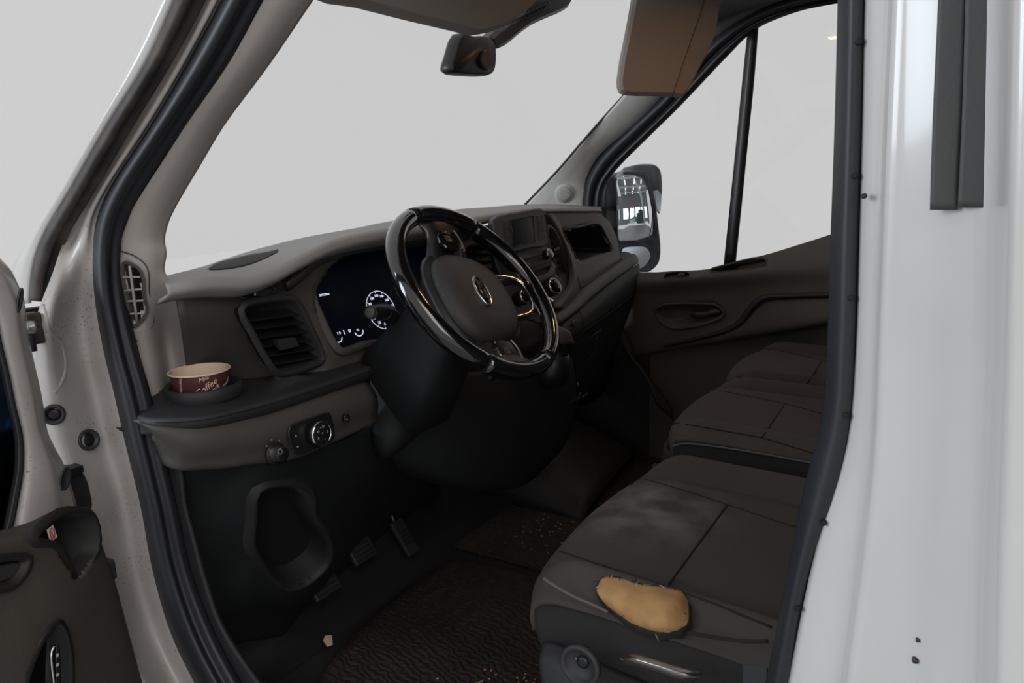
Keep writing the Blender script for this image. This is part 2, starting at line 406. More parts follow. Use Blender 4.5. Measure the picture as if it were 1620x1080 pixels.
# weld seam and panel joint
tube('weld_seam', [X(px, py, -.934) for px, py in ((1529, 345), (1524, 400), (1514, 550), (1505, 700), (1493, 860), (1479, 1080), (1470, 1200))], .0011, 'jamb', body, label='thin sealed weld seam running down the white pillar')
# rubber flaps on the pillar
patch('rubber_flap', [[X(a+o, py, -.938) for a, o in ((x0, 0), (x1, 0), (x2, 0))] for py, x0, x1, x2 in
      ((-200, 1487, 1510, 1532), (0, 1484, 1508, 1528), (150, 1477, 1500, 1524), (290, 1472, 1494, 1516), (332, 1471, 1493, 1515))], 'flap', body, 3, 3, .004)
patch('rubber_flap', [[X(a, py, -.943) for a in xs] for py, xs in
      ((-200, (1531, 1555, 1580)), (0, (1527, 1552, 1575)), (150, (1523, 1546, 1568)), (290, (1517, 1540, 1562)), (328, (1515, 1538, 1561)))], 'flap', body, 3, 3, .004)
for px, py, s in ((1367, 310, 2.2), (1505, 900, 1.8), (1448, 1042, 2.4), (1452, 1010, 1.6), (1524, 425, 1.4)):
    lathe('paint_chip', X(px, py, -.905 if px < 1400 else -.926), (-1, 0, 0), [(s*.0009, -.003), (s*.0009, .003)], 'dusty', body, 8)
# B side door seal
sB = [(-330, 1330, 1376), (0, 1325, 1370), (200, 1320, 1366), (400, 1313, 1360), (530, 1309, 1357), (660, 1300, 1350), (770, 1272, 1330), (863, 1254, 1295), (965, 1234, 1268), (1080, 1211, 1250), (1300, 1165, 1210)]
patch('door_seal', [[X(a, py, -.875), X(a+(b-a)*.2, py, -.888), X(a+(b-a)*.5, py, -.895), X(a+(b-a)*.8, py, -.893), X(b, py, -.886), X(b+4, py, -.874)] for py, a, b in sB], 'sealm', body, 3, 5, .003, label='blue black rubber door seal along the white rear pillar of the doorway')
for px, py in ((1359, 66), (1352, 278), (1346, 471), (1338, 657), (1303, 827), (1261, 962)):
    lathe('seal_vent_hole', X(px, py, -.894), (-1, .1, 0), [(.0022, -.002), (.0022, .0012), (.0014, .0014)], 'black', body, 10)
# --- A side. py, then px of: outer white edge, white|rubber, rubber|flange, flange|seal, seal|trim, trim edge
A = [(-300, 385, 400, 452, 497, 582, 700), (0, 252, 275, 325, 350, 420, 496), (100, 202, 230, 272, 296, 365, 428), (200, 148, 168, 211, 237, 296, 354), (300, 91, 111, 152, 168, 230, 294), (380, 43, 65, 104, 148, 196, 261)]
def rowx(vals, xs): return [X(px, py, x) for (px, py), x in zip(vals, xs)]
patch('a_pillar_outer', [[X(a, py, -.885), X(a+(b-a)*.3, py, -.91), X(b, py, -.905)] for py, a, b, *_ in A] +
      [[X(18, 430, -.885), X(32, 430, -.91), X(50, 430, -.905)], [X(8, 480, -.885), X(24, 480, -.91), X(46, 480, -.905)]], 'white', body, 3, 4, .004, label='narrow bright white outer windscreen pillar')
patch('pillar_rubber', [[X(b, py, -.906), X(b+(c-b)*.25, py, -.915), X(b+(c-b)*.55, py, -.908), X(b+(c-b)*.62, py, -.898), X(c, py, -.890)] for py, _, b, c, *_r in A] +
      [[X(56, 400, -.906), X(67, 400, -.915), X(80, 400, -.908), X(84, 400, -.898), X(98, 400, -.89)],
       [X(47, 445, -.906), X(56, 445, -.915), X(68, 445, -.908), X(72, 445, -.898), X(83, 445, -.89)],
       [X(45, 475, -.906), X(53, 476, -.913), X(64, 477, -.908), X(68, 477, -.898), X(76, 478, -.89)]], 'dusty', body, 3, 4, .004, label='dusty brown black rubber strip up the front pillar')
J = [(-300, 448, 470, 500), (0, 322, 335, 352), (100, 269, 283, 298), (200, 208, 223, 239), (300, 149, 160, 172), (345, 122, 136, 152), (380, 101, 124, 150), (430, 84, 112, 148), (500, 58, 100, 154), (560, 50, 105, 166), (620, 48, 118, 180), (700, 60, 135, 200), (800, 95, 165, 226), (900, 120, 185, 242), (1000, 165, 215, 270), (1080, 200, 250, 310), (1250, 300, 350, 410)]
def jx(py, k):
    d = max(0, min(1, (py-380)/120)); return (-.888-.075*d, -.885-.035*d, -.876)[k]
jamb = patch('door_jamb', [[X(a, py, jx(py, 0)), X((a+b)/2, py, jx(py, 0)+.006), X(b, py, jx(py, 1)-.004), X((b+c)/2, py, -.886), X(c-4, py, -.878), X(c+6, py, -.874)] for py, a, b, c in J], 'jamb', body, 4, 4, .004, label='dusty white painted door jamb below the front pillar')
# hinge recess: rolled edge around it
tube('jamb_fold', [hit(jamb, px, py, -.0015) for px, py in ((68, 482), (72, 500), (78, 522), (98, 545), (104, 575), (100, 600), (86, 622))], .0035, 'jamb', body)
sA = [(-300, 497, 582), (0, 350, 420), (100, 296, 365), (200, 237, 296), (300, 172, 230), (345, 154, 206), (380, 148, 196), (430, 147, 194), (480, 151, 199), (560, 165, 218), (620, 180, 235), (700, 198, 254), (800, 222, 278), (900, 241, 300), (1000, 270, 338), (1080, 308, 380), (1250, 408, 480)]
patch('door_seal', [[X(a-3, py, -.868), X(a+2, py, -.882), X(a+(b-a)*.25, py, -.892), X(a+(b-a)*.5, py, -.884), X(a+(b-a)*.62, py, -.874), X(a+(b-a)*.85, py, -.866), X(b+3, py, -.852)] for py, a, b in sA], 'sealm', body, 3, 5, .003, label='black rubber door seal curving down the front pillar')
patch('sill_trim', [[X(a, py, -.852), X(a+(b-a)*.5, py, -.853), X(b, py, -.85)] for py, a, b in ((690, 256, 266), (738, 264, 284), (800, 272, 292), (854, 282, 306), (900, 292, 318), (940, 302, 330), (983, 318, 345), (1030, 345, 372), (1100, 385, 420), (1200, 440, 480))], 'dashd', body, 3, 4, .008)
# grommets and bolts in the jamb
def grommet(px, py, x, r, sq):
    x = hit(jamb, px, py, .001); 
    gn = (hitn(jamb, px, py)+(CAM-x).normalized()).normalized(); x = x+gn*.003
    g = lathe('rubber_grommet', x, gn, [(r, -.004), (r, .001), (r*.9, .003), (r*.72, .0025), (r*.6, -.003)], 'rubber', body, 24)
    lathe('grommet_plug', x, gn, [(r*.62, -.004), (r*.58, -.002), (r*.3, -.001)], 'satin', g, 20)
grommet(86, 655, -.932, .0155, 1); grommet(138, 696, -.914, .0165, 1)
h = bev(link('door_hinge', box_bm(X(52, 519, -.972), (.020, .02, .045)), 'dusty', body, False, label='dirty bolted upper door hinge'), .003)
lathe('hinge_bolt', X(51, 517, -.984), (-.9, -.45, 0), [(.010, 0), (.010, .004), (.006, .005), (.006, .009)], 'satinm', h, 6)
lathe('hinge_pin', X(49, 540, -.980), (0, 0, 1), [(.006, -.014), (.006, .02)], 'rubber', h, 12)
jn = hitn(jamb, 126, 770)
h = plate('strap_opening', [PL(px, py, hit(jamb, 126, 772, .001), jn) for px, py in ((106, 738), (120, 740), (133, 752), (141, 775), (143, 806), (118, 808), (108, 775))], 'black', body, .002, 0, 3, .0008, label='dark oval door check opening low on the jamb')
link('strap_arm', box_bm(hit(jamb, 112, 742, .006), (.02, .03, .010)), 'satin', h, False)
# --- front wing / roof / floor pieces that close the van around the doorway
box('sill', (-.93, .55, .42), (.14, 1.3, .22), 'white', body, b=.03)
struct(box('floor', (0, .72, .575), (1.68, 1.6, .05), 'floor', b=0))
struct(box('wall_back', (0, -.62, 1.35), (1.8, .03, 1.6), 'liner', b=0))
struct(patch('ceiling', [[V((x, y, z + .05*(1-(x/.8)**2))) for x in (-.82, -.5, 0, .5, .82)] for y, z in ((-.62, 2.09), (0, 2.08), (.5, 2.05), (.72, 2.01))], 'liner', None, 3, 3, .02, face=V((0, .2, 1.2))))
patch('roof', [[V((x, y, z + .05*(1-(x/.9)**2))) for x in (-.9, -.5, 0, .5, .9)] for y, z in ((-.66, 2.13), (0, 2.12), (.5, 2.09), (.74, 2.05))], 'white', body, 3, 3, .01, face=V((0, 0, 4)))
box('side_panel', (-.94, -.36, 1.2), (.02, .55, 1.7), 'white', body, b=.005)
box('side_panel', (.93, -.30, 1.2), (.02, .66, 1.7), 'white', body, b=.005)
box('bulkhead_frame', (.89, .0, 1.35), (.06, .36, 1.5), 'liner', body, b=.01)
struct(box('wall_front', (0, 1.52, .95), (1.66, .03, .80), 'floor', b=0))
struct(box('wall_right', (.862, 1.20, .86), (.012, .66, .58), 'doordark', b=0))
box('front_wing', (-.80, 1.72, .80), (.1, .4, .70), 'white', body, b=.05)
box('front_wing', (.93, 1.45, .78), (.1, .8, .70), 'white', body, b=.05)
box('bonnet', (0, 1.85, 1.02), (1.6, .55, .1), 'white', body, b=.04)
# --- windscreen
ws = patch('window_1', [[V((x, 1.42-.16*(x/.75)**2*1.0 - (z-1.45)*1.04 + .0, z)) for x in (-.76, -.4, 0, .4, .76)] for z in (1.43, 1.62, 1.82, 2.02)], 'glass', None, 3, 3, .004, face=V((0, 0, 1.5)))
struct(ws)
tube('windscreen_bead', [X(px, py, x) for px, py, x in ((1010, 128, .775), (985, 153, .77), (930, 214, .755), (880, 272, .735), (830, 324, .71))], .004, 'rubber', body, label='thin black windscreen edge on the passenger side')
# --- left A pillar trim with the demister grille
trimL = []
for py, a, b in ((-300, 575, 700), (0, 417, 496), (100, 362, 428), (200, 293, 354), (260, 254, 318), (300, 228, 294), (330, 210, 277), (355, 200, 266), (380, 192, 261), (400, 190, 264), (430, 190, 261), (455, 194, 279), (480, 196, 290), (540, 204, 294), (600, 220, 299), (640, 230, 300)):
    d = (py > 300)*.01
    q = max(0, min(1, (py-430)/110))
    trimL.append([X(a, py, -.862+.012*q), X(a+(b-a)*.35, py, -.852+.030*q), X(a+(b-a)*.7, py, -.835+.078*q), X(b, py, -.812+.056*q)])
grille_poly = [(196, 418), (206, 417), (223, 430), (228, 470), (232, 492), (216, 513), (210, 514), (202, 470)]
pt = patch('pillar_trim', trimL, 'trim', body, 4, 4, .006, holes=[grille_poly], label='warm grey plastic trim of the driver side windscreen pillar') ; _full = patch('tmp', trimL, 'trim', None, 4, 4, 0)
def yt(px, py, o=0): return hit(_full, px, py, o)
gp = [yt(*p) for p in grille_poly]
dg = ring('demister_grille', gp, [(-.004, .002), (.0, .003), (.002, .001), (.003, -.02)], 'dash', body, 3, cap=True, label='small black demister grille with pale bars in the grey pillar trim')
for (a, b) in (((196, 438), (224, 438)), ((199, 459), (227, 457)), ((203, 476), (229, 475)), ((207, 496), (231, 495))):
    tube('grille_bar', [yt(*a)+V((-.002, 0, 0)), yt(*b)+V((-.002, 0, 0))], .0016, 'trim', dg, 1, 6)
tube('grille_bar', [yt(*p)+V((-.003, 0, 0)) for p in ((208, 420), (215, 470), (220, 511))], .002, 'trim', dg, 2, 6)
tube('trim_joint', [yt(*p)+V((-.0016, 0, 0)) for p in ((193, 397), (215, 405), (234, 422), (238, 465), (245, 500), (242, 516), (216, 541))], .0009, 'dusty', pt, 4, 6)
bpy.data.objects.remove(_full)
# --- right A pillar trim with speaker
ptr = patch('pillar_trim', [[X(a, py, .76), X(a+(b-a)*.4, py, .785), X(a+(b-a)*.8, py, .82), X(b, py, .845)] for py, a, b in
      ((60, 1052, 1130), (110, 1020, 1085), (152, 987, 1049), (200, 943, 1002), (247, 902, 948), (283, 869, 928), (305, 849, 925), (325, 829, 923), (345, 815, 922))], 'trimr', body, 4, 4, .006, label='grey trim of the passenger side windscreen pillar, coloured pale for daylight')
sn = hitn(ptr, 890, 300); spc = hit(ptr, 893, 306)
sg = lathe('speaker_grille', spc, sn, [(.033, -.012), (.033, .004), (.029, .006)], 'trimr', body, 32, label='round pale speaker grille in the passenger pillar trim')
lathe('speaker_mesh', spc, sn, [(.0285, .004), (.0285, .0066), (.014, .0080)], 'grille', sg, 32)
# passenger door opening seal and the headliner return above it
patch('door_seal', [[X(a[0], a[1], .845), X((a[0]+b[0])/2, (a[1]+b[1])/2, .832), X(b[0], b[1], .85)] for a, b in
      (((922, 345), (940, 345)), ((922, 318), (938, 322)), ((927, 283), (944, 293)), ((947, 247), (963, 262)), ((1000, 195), (1013, 212)), ((1047, 152), (1060, 166)), ((1090, 104), (1102, 118)), ((1130, 62), (1142, 76)), ((1180, 26), (1190, 40)), ((1240, 0), (1246, 16)), ((1300, -14), (1304, 2)), ((1380, -26), (1384, -10)))],
      'rubber', body, 3, 5, .01, label='black seal around the passenger door opening')
patch('roof_rail_trim', [[X(a[0], a[1], .80), X((a[0]+b[0])/2, (a[1]+b[1])/2, .825), X(b[0], b[1], .85)] for a, b in
      (((1050, 60), (1062, 152)), ((1090, 0), (1092, 104)), ((1130, -60), (1132, 62)), ((1180, -90), (1182, 26)), ((1240, -110), (1242, 0)), ((1300, -120), (1302, -12)), ((1400, -130), (1402, -26)))],
      'liner', body, 4, 4, .008, label='grey fabric headliner edge above the passenger door')

# ================================================================ OPEN DRIVER DOOR (lower left)
DP, DN = (-.985, 1.0, 1.2), V((.3, -.95, 0)).normalized()
def D(px, py, off=0): return PL(px, py, V(DP)+DN*off, DN)
door = thing('driver_door', 'open white driver door with dark door card at the left edge of the doorway', 'van door', tuple(D(60, 1000)))
outer = [(0, 408), (17, 427), (31, 455), (39, 477), (43, 519), (51, 558), (67, 630), (75, 680), (86, 706), (100, 732), (113, 769), (122, 802)]
inner = [(-34, 440), (-22, 465), (-12, 490), (-4, 512), (3, 545), (14, 590), (24, 640), (31, 668), (36, 700), (35, 745), (27, 790), (18, 836)]
patch('door_shell', [[D(i[0], i[1], -.005), D(i[0]+(o[0]-i[0])*.12, i[1]+(o[1]-i[1])*.12, .012), D(i[0]+(o[0]-i[0])*.6, i[1]+(o[1]-i[1])*.6, .016), D(i[0]+(o[0]-i[0])*.74, i[1]+(o[1]-i[1])*.74, .012), D(i[0]+(o[0]-i[0])*.85, i[1]+(o[1]-i[1])*.85, -.002), D(o[0], o[1], -.03)]
     for i, o in zip([(-90, 380)]+inner+[(0, 930)], [(-40, 360)]+outer+[(140, 930)])], 'jamb', door, 3, 4, .004, label='white painted door frame edge')
patch('window_rubber', [[D(i[0]-14, i[1], -.006), D(i[0]-6, i[1], .006), D(i[0]+1, i[1], .004)] for i in inner], 'rubber', door, 3, 4, .006)
link('door_window', loft_bm([[D(*p, -.01) for p in ((-300, 480), (-14, 500), (0, 560), (18, 640), (28, 700), (26, 760), (8, 842), (-300, 900))], [D(*p, -.015) for p in ((-300, 480), (-14, 500), (0, 560), (18, 640), (28, 700), (26, 760), (8, 842), (-300, 900))]], True, True), 'glassd', door, False, label='dark tinted glass of the open door')
link('door_outer_skin', box_bm(V(DP)+V((-.95, -.3, 0))*.48-DN*.055+V((0, 0, -.32)), (.95, .012, .75), basis((.95, .3, 0), (0, 0, 1)).to_3x3() @ Matrix.Rotation(math.pi/2, 3, 'X')), 'white', door, False)
for px, py, a, b in ((30, 475, 4, 20), (102, 757, 8, 19), (86, 795, 9, 16)):
    P = [D(px+a*math.cos(t)-(b*math.sin(t))*.15, py+b*math.sin(t), .013 if px < 50 else .004) for t in [k*math.pi/8 for k in range(16)]]
    ring('door_plug', P, [(0, 0), (.0005, .003), (.002, .001)], 'rubber', door, 2, cap=True)
hb = [(-60, 890), (0, 881), (46, 882), (40, 905), (22, 926), (-4, 934), (-60, 940)]
lb = [(92, 984), (104, 997), (112, 1030), (114, 1075), (108, 1130), (80, 1160), (50, 1140), (42, 1080), (55, 1040), (72, 1006)]
card_hole = [(54, 850), (93, 815), (130, 813), (147, 820), (152, 870), (127, 906), (121, 914), (95, 868), (80, 857)]
patch('door_card', [[D(*p, o) for p, o in r] for r in (
    [((-120, 850), .02), ((-20, 842), .02), ((40, 828), .02), ((93, 805), .018), ((137, 802), .014), ((146, 809), .008)],
    [((-120, 870), .045), ((-20, 862), .045), ((40, 850), .045), ((90, 835), .04), ((145, 822), .03), ((151, 830), .018)],
    [((-120, 900), .05), ((-20, 895), .05), ((40, 890), .052), ((95, 880), .05), ((158, 868), .036), ((166, 874), .02)],
    [((-120, 980), .05), ((-20, 965), .05), ((40, 950), .055), ((100, 930), .058), ((172, 910), .036), ((181, 916), .02)],
    [((-120, 1080), .06), ((-20, 1060), .06), ((50, 1030), .065), ((120, 1000), .058), ((192, 990), .034), ((202, 994), .02)],
    [((-120, 1200), .06), ((-20, 1180), .06), ((60, 1140), .065), ((140, 1110), .058), ((215, 1078), .034), ((226, 1082), .02)],
    [((-120, 1320), .06), ((-20, 1300), .06), ((70, 1260), .065), ((160, 1230), .058), ((245, 1180), .034), ((258, 1184), .02)])],
    'doortrim', door, 14, 14, .006, holes=[grow(card_hole, 5), hb, lb], label='dark grey plastic door card with pocket')
ring('door_pocket', [D(*p, .053-(p[0]-50)*.00016) for p in card_hole], [(-.009, -.002), (-.002, .006), (.002, .004), (.006, -.016)], 'doordark', door, 3, cap=True)
st = plate('safety_sticker', [D(*p, .05) for p in ((74, 838), (84, 830), (91, 849), (80, 858))], 'sticker', door, .0006, label='small white and red warning sticker on the door card')
ring('warning_mark', [D(82.5+4.6*math.cos(t), 844+9*math.sin(t)+2*math.cos(t), .052) for t in [k*math.pi/6 for k in range(12)]], [(0, .0004), (.0012, .0004)], 'red', st, 2)
tube('warning_bar', [D(79, 838, .053), D(86, 851, .053)], .0006, 'red', st, 1, 5)
hb = [(-60, 890), (0, 881), (46, 882), (40, 905), (22, 926), (-4, 934), (-60, 940)]
gs = ring('grab_recess', [D(*p, .055) for p in hb], [(-.004, .002), (.001, .005), (.004, .002), (.012, -.02)], 'doordark', door, 3, cap=True)
plate('grab_lip', [D(*p, .045) for p in ((-60, 905), (0, 893), (28, 890), (20, 906), (0, 918), (-60, 922))], 'base', gs, .006, n=2)
lb = [(92, 984), (104, 997), (112, 1030), (114, 1075), (108, 1130), (80, 1160), (50, 1140), (42, 1080), (55, 1040), (72, 1006)]
ls = ring('handle_bezel', [D(*p, .064) for p in lb], [(-.004, .0), (0, .004), (.004, .001), (.012, -.015)], 'satin', door, 3, cap=True)
patch('door_pull', [[D(86, 1020, .075), D(90, 1018, .08), D(95, 1024, .07)], [D(83, 1040, .075), D(89, 1040, .086), D(96, 1045, .07)], [D(84, 1080, .075), D(90, 1080, .088), D(97, 1082, .07)], [D(86, 1130, .075), D(91, 1130, .088), D(97, 1130, .07)]], 'satin', ls, 3, 4, .004)
tube('chrome_edge', [D(86, 1022, .083), D(82, 1030, .083), D(82, 1050, .085), D(86, 1085, .086), D(88, 1130, .086)], .0016, 'chrome', ls, label='chrome edged release lever')
for py in (1036, 1051, 1067):
    lathe('lever_mark', D(91, py, .089), DN, [(.0022, 0), (.0022, .0008), (.0012, .001)], 'ink', ls, 8)
bev(link('door_stop', box_bm(D(172, 900, .01), (.012, .02, .03)), 'rubber', door, False), .003)
# ================================================================ PASSENGER DOOR
pd = thing('passenger_door', 'closed passenger door with dark brown grey door card beyond the seats', 'van door', (.9, .6, .6))
def E_(px, py, x=.85): return X(px, py, x)
hnd = [(1036, 491), (1046, 483), (1070, 480), (1110, 480), (1132, 482), (1146, 494), (1141, 502), (1120, 511), (1090, 518), (1062, 519), (1048, 511)]
tray = [(1124, 427), (1150, 419), (1208, 408), (1214, 417), (1212, 422), (1180, 427), (1134, 431)]
patch('door_card', [[E_(*p) for p in r] for r in (
    [(920, 436, .87), (1013, 432, .87), (1060, 429, .87), (1123, 425, .87), (1160, 414, .87), (1210, 403, .87), (1260, 388, .87), (1310, 372, .87), (1400, 340, .87)],
    [(920, 440, .855), (1013, 437, .855), (1060, 435, .855), (1123, 429, .855), (1160, 420, .855), (1210, 411, .855), (1260, 403, .86), (1310, 394, .862), (1400, 380, .86)],
    [(920, 453, .835), (1013, 448, .835), (1060, 444, .835), (1127, 438, .835), (1170, 434, .835), (1217, 428, .835), (1260, 426, .84), (1310, 424, .845), (1400, 420, .845)],
    [(920, 475, .845), (1010, 470, .845), (1060, 466, .85), (1127, 462, .85), (1180, 458, .85), (1217, 455, .85), (1260, 452, .85), (1310, 450, .85), (1400, 446, .85)],
    [(920, 520, .85), (1010, 520, .85), (1060, 515, .85), (1120, 510, .85), (1160, 500, .85), (1210, 480, .85), (1260, 474, .85), (1310, 470, .85), (1400, 466, .85)],
    [(920, 560, .85), (1005, 560, .85), (1060, 551, .85), (1120, 541, .845), (1173, 531, .84), (1215, 524, .835), (1260, 517, .832), (1310, 508, .83), (1400, 495, .83)],
    [(920, 566, .86), (1005, 566, .86), (1060, 556, .86), (1120, 548, .862), (1173, 541, .864), (1215, 535, .864), (1260, 528, .864), (1310, 520, .864), (1400, 506, .864)],
    [(920, 640, .86), (1005, 640, .86), (1060, 640, .86), (1120, 640, .86), (1173, 640, .86), (1215, 640, .86), (1260, 640, .86), (1310, 640, .86), (1400, 630, .86)],
    [(920, 790, .86), (1005, 790, .86), (1060, 800, .86), (1120, 810, .86), (1173, 820, .86), (1215, 830, .86), (1260, 830, .86), (1310, 830, .86), (1400, 830, .86)])],
    'doortrim', pd, 8, 8, .01, holes=[tray, hnd])
ring('trim_tray', [E_(*p, .853) for p in tray], [(-.004, .002), (0, .004), (.003, .001), (.006, -.025)], 'doortrim', pd, 3, cap=True)
patch('armrest_groove', [[E_(a[0], a[1], .842), E_((a[0]+b[0])/2, (a[1]+b[1])/2, .836), E_(b[0], b[1], .842)] for a, b in
      (((1400, 458), (1400, 467)), ((1310, 462), (1310, 471)), ((1250, 464), (1250, 473)), ((1210, 466), (1212, 476)), ((1196, 472), (1202, 482)), ((1182, 486), (1190, 494)), ((1168, 505), (1177, 512)), ((1150, 518), (1156, 525)), ((1100, 533), (1102, 539)), ((1050, 546), (1051, 550)))],
      'doordark', pd, 3, 4, .004)
ps = ring('door_handle', [E_(*p, .845) for p in ((1036, 491), (1046, 483), (1070, 480), (1110, 480), (1132, 482), (1146, 494), (1141, 502), (1120, 511), (1090, 518), (1062, 519), (1048, 511))], [(-.004, .001), (0, .005), (.004, .003), (.012, -.03)], 'doortrim', pd, 3, cap=True)
patch('handle_lever', [[E_(1090, 500, .855), E_(1095, 494, .85), E_(1100, 492, .855)], [E_(1110, 504, .852), E_(1114, 497, .843), E_(1118, 492, .852)], [E_(1126, 500, .85), E_(1129, 494, .84), E_(1128, 487, .85)], [E_(1138, 497, .85), E_(1140, 494, .846), E_(1138, 489, .85)]], 'base', ps, 3, 4, .004)
ws_ = ring('window_switch', [E_(*p, .846) for p in ((1051, 440), (1054, 433), (1086, 430), (1090, 433), (1086, 438))], [(-.002, .001), (0, .005), (.003, .003), (.004, -.004)], 'satin', pd, 3, cap=True)
plate('switch_rocker', [E_(*p, .842) for p in ((1070, 437), (1073, 432), (1084, 431.5), (1083, 436))], 'chrome', ws_, .003)
# window frame and glass
fr_o = [(940, 440), (936, 322), (942, 293), (961, 262), (1011, 212), (1058, 166), (1100, 118), (1140, 76), (1188, 40), (1244, 16), (1302, 2), (1400, -12)]
fr_i = [(958, 440), (953, 328), (957, 296), (974, 270), (1023, 220), (1072, 172), (1112, 130), (1150, 90), (1194, 48), (1246, 24), (1304, 8), (1400, -6)]
patch('window_frame', [[E_(*a, .856), E_((a[0]+b[0])/2, (a[1]+b[1])/2, .846), E_(*b, .862)] for a, b in zip(fr_o, fr_i)], 'satin', pd, 3, 5, .01, label='black window frame of the passenger door')
patch('window_divider', [[E_(px0, py, .868), E_((px0+px1)/2, py, .860), E_(px1, py, .868)] for py, px0, px1 in ((44, 1183, 1200), (130, 1174, 1193), (220, 1165, 1184), (320, 1155, 1174), (425, 1144, 1163))], 'satin', pd, 3, 4, .014, label='black upright bar dividing the passenger window')
struct(link('window_2', loft_bm([[E_(*p, x) for p in ((948, 445), (948, 300), (1040, 200), (1150, 85), (1240, 20), (1420, -8), (1420, 345), (1230, 405), (1120, 435))] for x in (.876, .880)], True, True), 'glass', None, False))
box('door_outer_skin', (.93, .42, .85), (.012, 1.05, .8), 'white', pd, b=.004)
patch('footwell_moulding', [[X(975, 520, .79), X(990, 530, .80), X(1004, 560, .81)], [X(985, 545, .79), X(1000, 560, .80), X(1010, 575, .81)], [X(1020, 590, .78), X(1045, 620, .80), X(1060, 640, .81)], [X(1040, 640, .78), X(1055, 655, .80), X(1066, 665, .81)]], 'dashd', body, 3, 3, .01)
# ================================================================ PASSENGER SIDE EXTERIOR MIRROR
em = thing('exterior_mirror', 'passenger side exterior mirror with black housing seen through the side window', 'exterior mirror', (1.0, 1.0, 1.2))
MN = V((-.37, -.92, .10)).normalized(); MP = X(1005, 330, 1.09)
def Mi(px, py, o=0): return PL(px, py, MP+MN*o, MN)
ho = [(957, 300), (962, 283), (985, 272), (1005, 270), (1022, 274), (1032, 300), (1041, 360), (1044, 400), (1040, 418), (1024, 431), (1006, 434), (985, 420), (966, 400), (958, 350)]
P = spline([Mi(*p) for p in ho], 3, True)
link('mirror_housing', fixn(loft_bm([inset(P, .012, -.004), inset(P, .004, .006), inset(P, 0, 0), inset(P, -.004, -.02), inset(P, .012, -.07), inset(P, .05, -.10)], True, True)), 'housing', em, label='scratched dark grey mirror housing')
P2 = [Mi(*p, .009) for p in ((977, 276), (990, 272.5), (1008, 274), (1020, 280), (1027, 300), (1037, 368), (1037, 374), (1030, 378), (982, 385), (978, 378), (975, 320))]
mcn = sum(P2, V((0, 0, 0)))/len(P2)
gl_l = spline(P2, 2, True); RC = .42
lps = []
for k in (1, .9, .75, .6, .45, .3, .15):
    lps.append([mcn+(p-mcn)*k + MN*((.0100-((p-mcn).length*k)**2)/(2*RC)+.000) for p in gl_l])
mg = link('mirror_glass', fixn(loft_bm(lps, True, True)), 'mirror', em, label='convex mirror glass reflecting the hall')
tube('glass_gasket', [p.copy() for p in spline([Mi(*p, .011) for p in ((977, 276), (990, 272.5), (1008, 274), (1020, 280), (1027, 300), (1037, 368), (1037, 374), (1030, 378), (982, 385), (978, 378), (975, 320))], 3, True)], .0022, 'rubber', em, 1, 6, True)
plate('blind_spot_glass', [Mi(*p, .009) for p in ((984, 394), (1002, 390), (1022, 392), (1028, 404), (1022, 418), (1008, 426), (996, 418), (984, 406))], 'lampc', em, .003, 0, 3, .001)
P3 = spline([Mi(*p, -.05) for p in ((992, 275), (1000, 263), (1018, 260), (1034, 262), (1041, 270), (1044, 298), (1042, 312), (1030, 300), (1000, 285))], 3, True)
link('mirror_arm', fixn(loft_bm([inset(P3, .01, .02), inset(P3, 0, .01), inset(P3, 0, -.05), inset(P3, .02, -.07)], True, True)), 'housing', em)
plate('signal_lamp', [Mi(*p, -.04) for p in ((1034, 302), (1044, 300), (1044, 322), (1042, 338), (1037, 330))], 'lampc', em, .008, 0, 2, .002)
tube('mirror_bracket', [X(975, 420, .93), X(985, 410, 1.0), Mi(1000, 410, -.04)], .03, 'housing', em, 3, 12)

# ================================================================ DASHBOARD
db = thing('dashboard', 'wide dark grey dashboard with vents, radio and storage bins under the windscreen', 'dashboard', (0, 1.2, .65))
clus = [(496, 464), (505, 446), (522, 421), (548, 403), (578, 393), (612, 389), (650, 387), (690, 388), (712, 398), (724, 430), (722, 480), (705, 512), (650, 528), (600, 536), (575, 540), (548, 549), (537, 550), (528, 540), (512, 508)]
CP0, CN = V((-.35, 1.0, 1.33)), V((0, -.94, .34)).normalized()
# -- top: windscreen edge, ridge, lip (first row is the lip, last the windscreen side)
lip = [(262, 452, .99), (300, 444, .965), (336, 441, .95), (392, 441, .935), (437, 428, .93), (475, 408, .93), (520, 386, .93), (562, 374, .93), (612, 366, .93), (680, 357, .93), (730, 350, .94), (780, 341, .955), (830, 333, .955), (880, 331, .955), (915, 331, .965), (951, 331, .98)]
back = [(262, 442, 1.03), (290, 430, 1.12), (322, 422, 1.16), (380, 407, 1.20), (430, 390, 1.24), (470, 378, 1.27), (510, 370, 1.29), (556, 362, 1.30), (610, 351, 1.33), (670, 341, 1.34), (717, 332, 1.34), (762, 329, 1.34), (815, 325, 1.32), (870, 324, 1.28), (910, 325, 1.22), (951, 326, 1.15)]
rows = []
for (a, b) in zip(lip, back):
    A0, B0 = Y(*a), Y(*b)
    q = .42 if a[0] > 800 else (.7 if a[0] > 740 else 1)
    under = A0 + V((0, .03, -.030*q)); lo = A0+V((0, -.003, -.013*q))
    rows.append([under, lo, A0, A0+(B0-A0)*.15+V((0, 0, .004)), A0+(B0-A0)*.5+V((0, 0, .004)), B0, B0+V((0, .12, -.02))])
slot = [(330, 424), (345, 414), (400, 401), (440, 396), (425, 405), (400, 415), (372, 424), (345, 428)]
dtop = patch('tmp', rows, 'dasht', None, 4, 6, 0)
patch('dash_top', rows, 'dasht', db, 4, 6, .005, label='pale grey textured dashboard top with rounded lip')
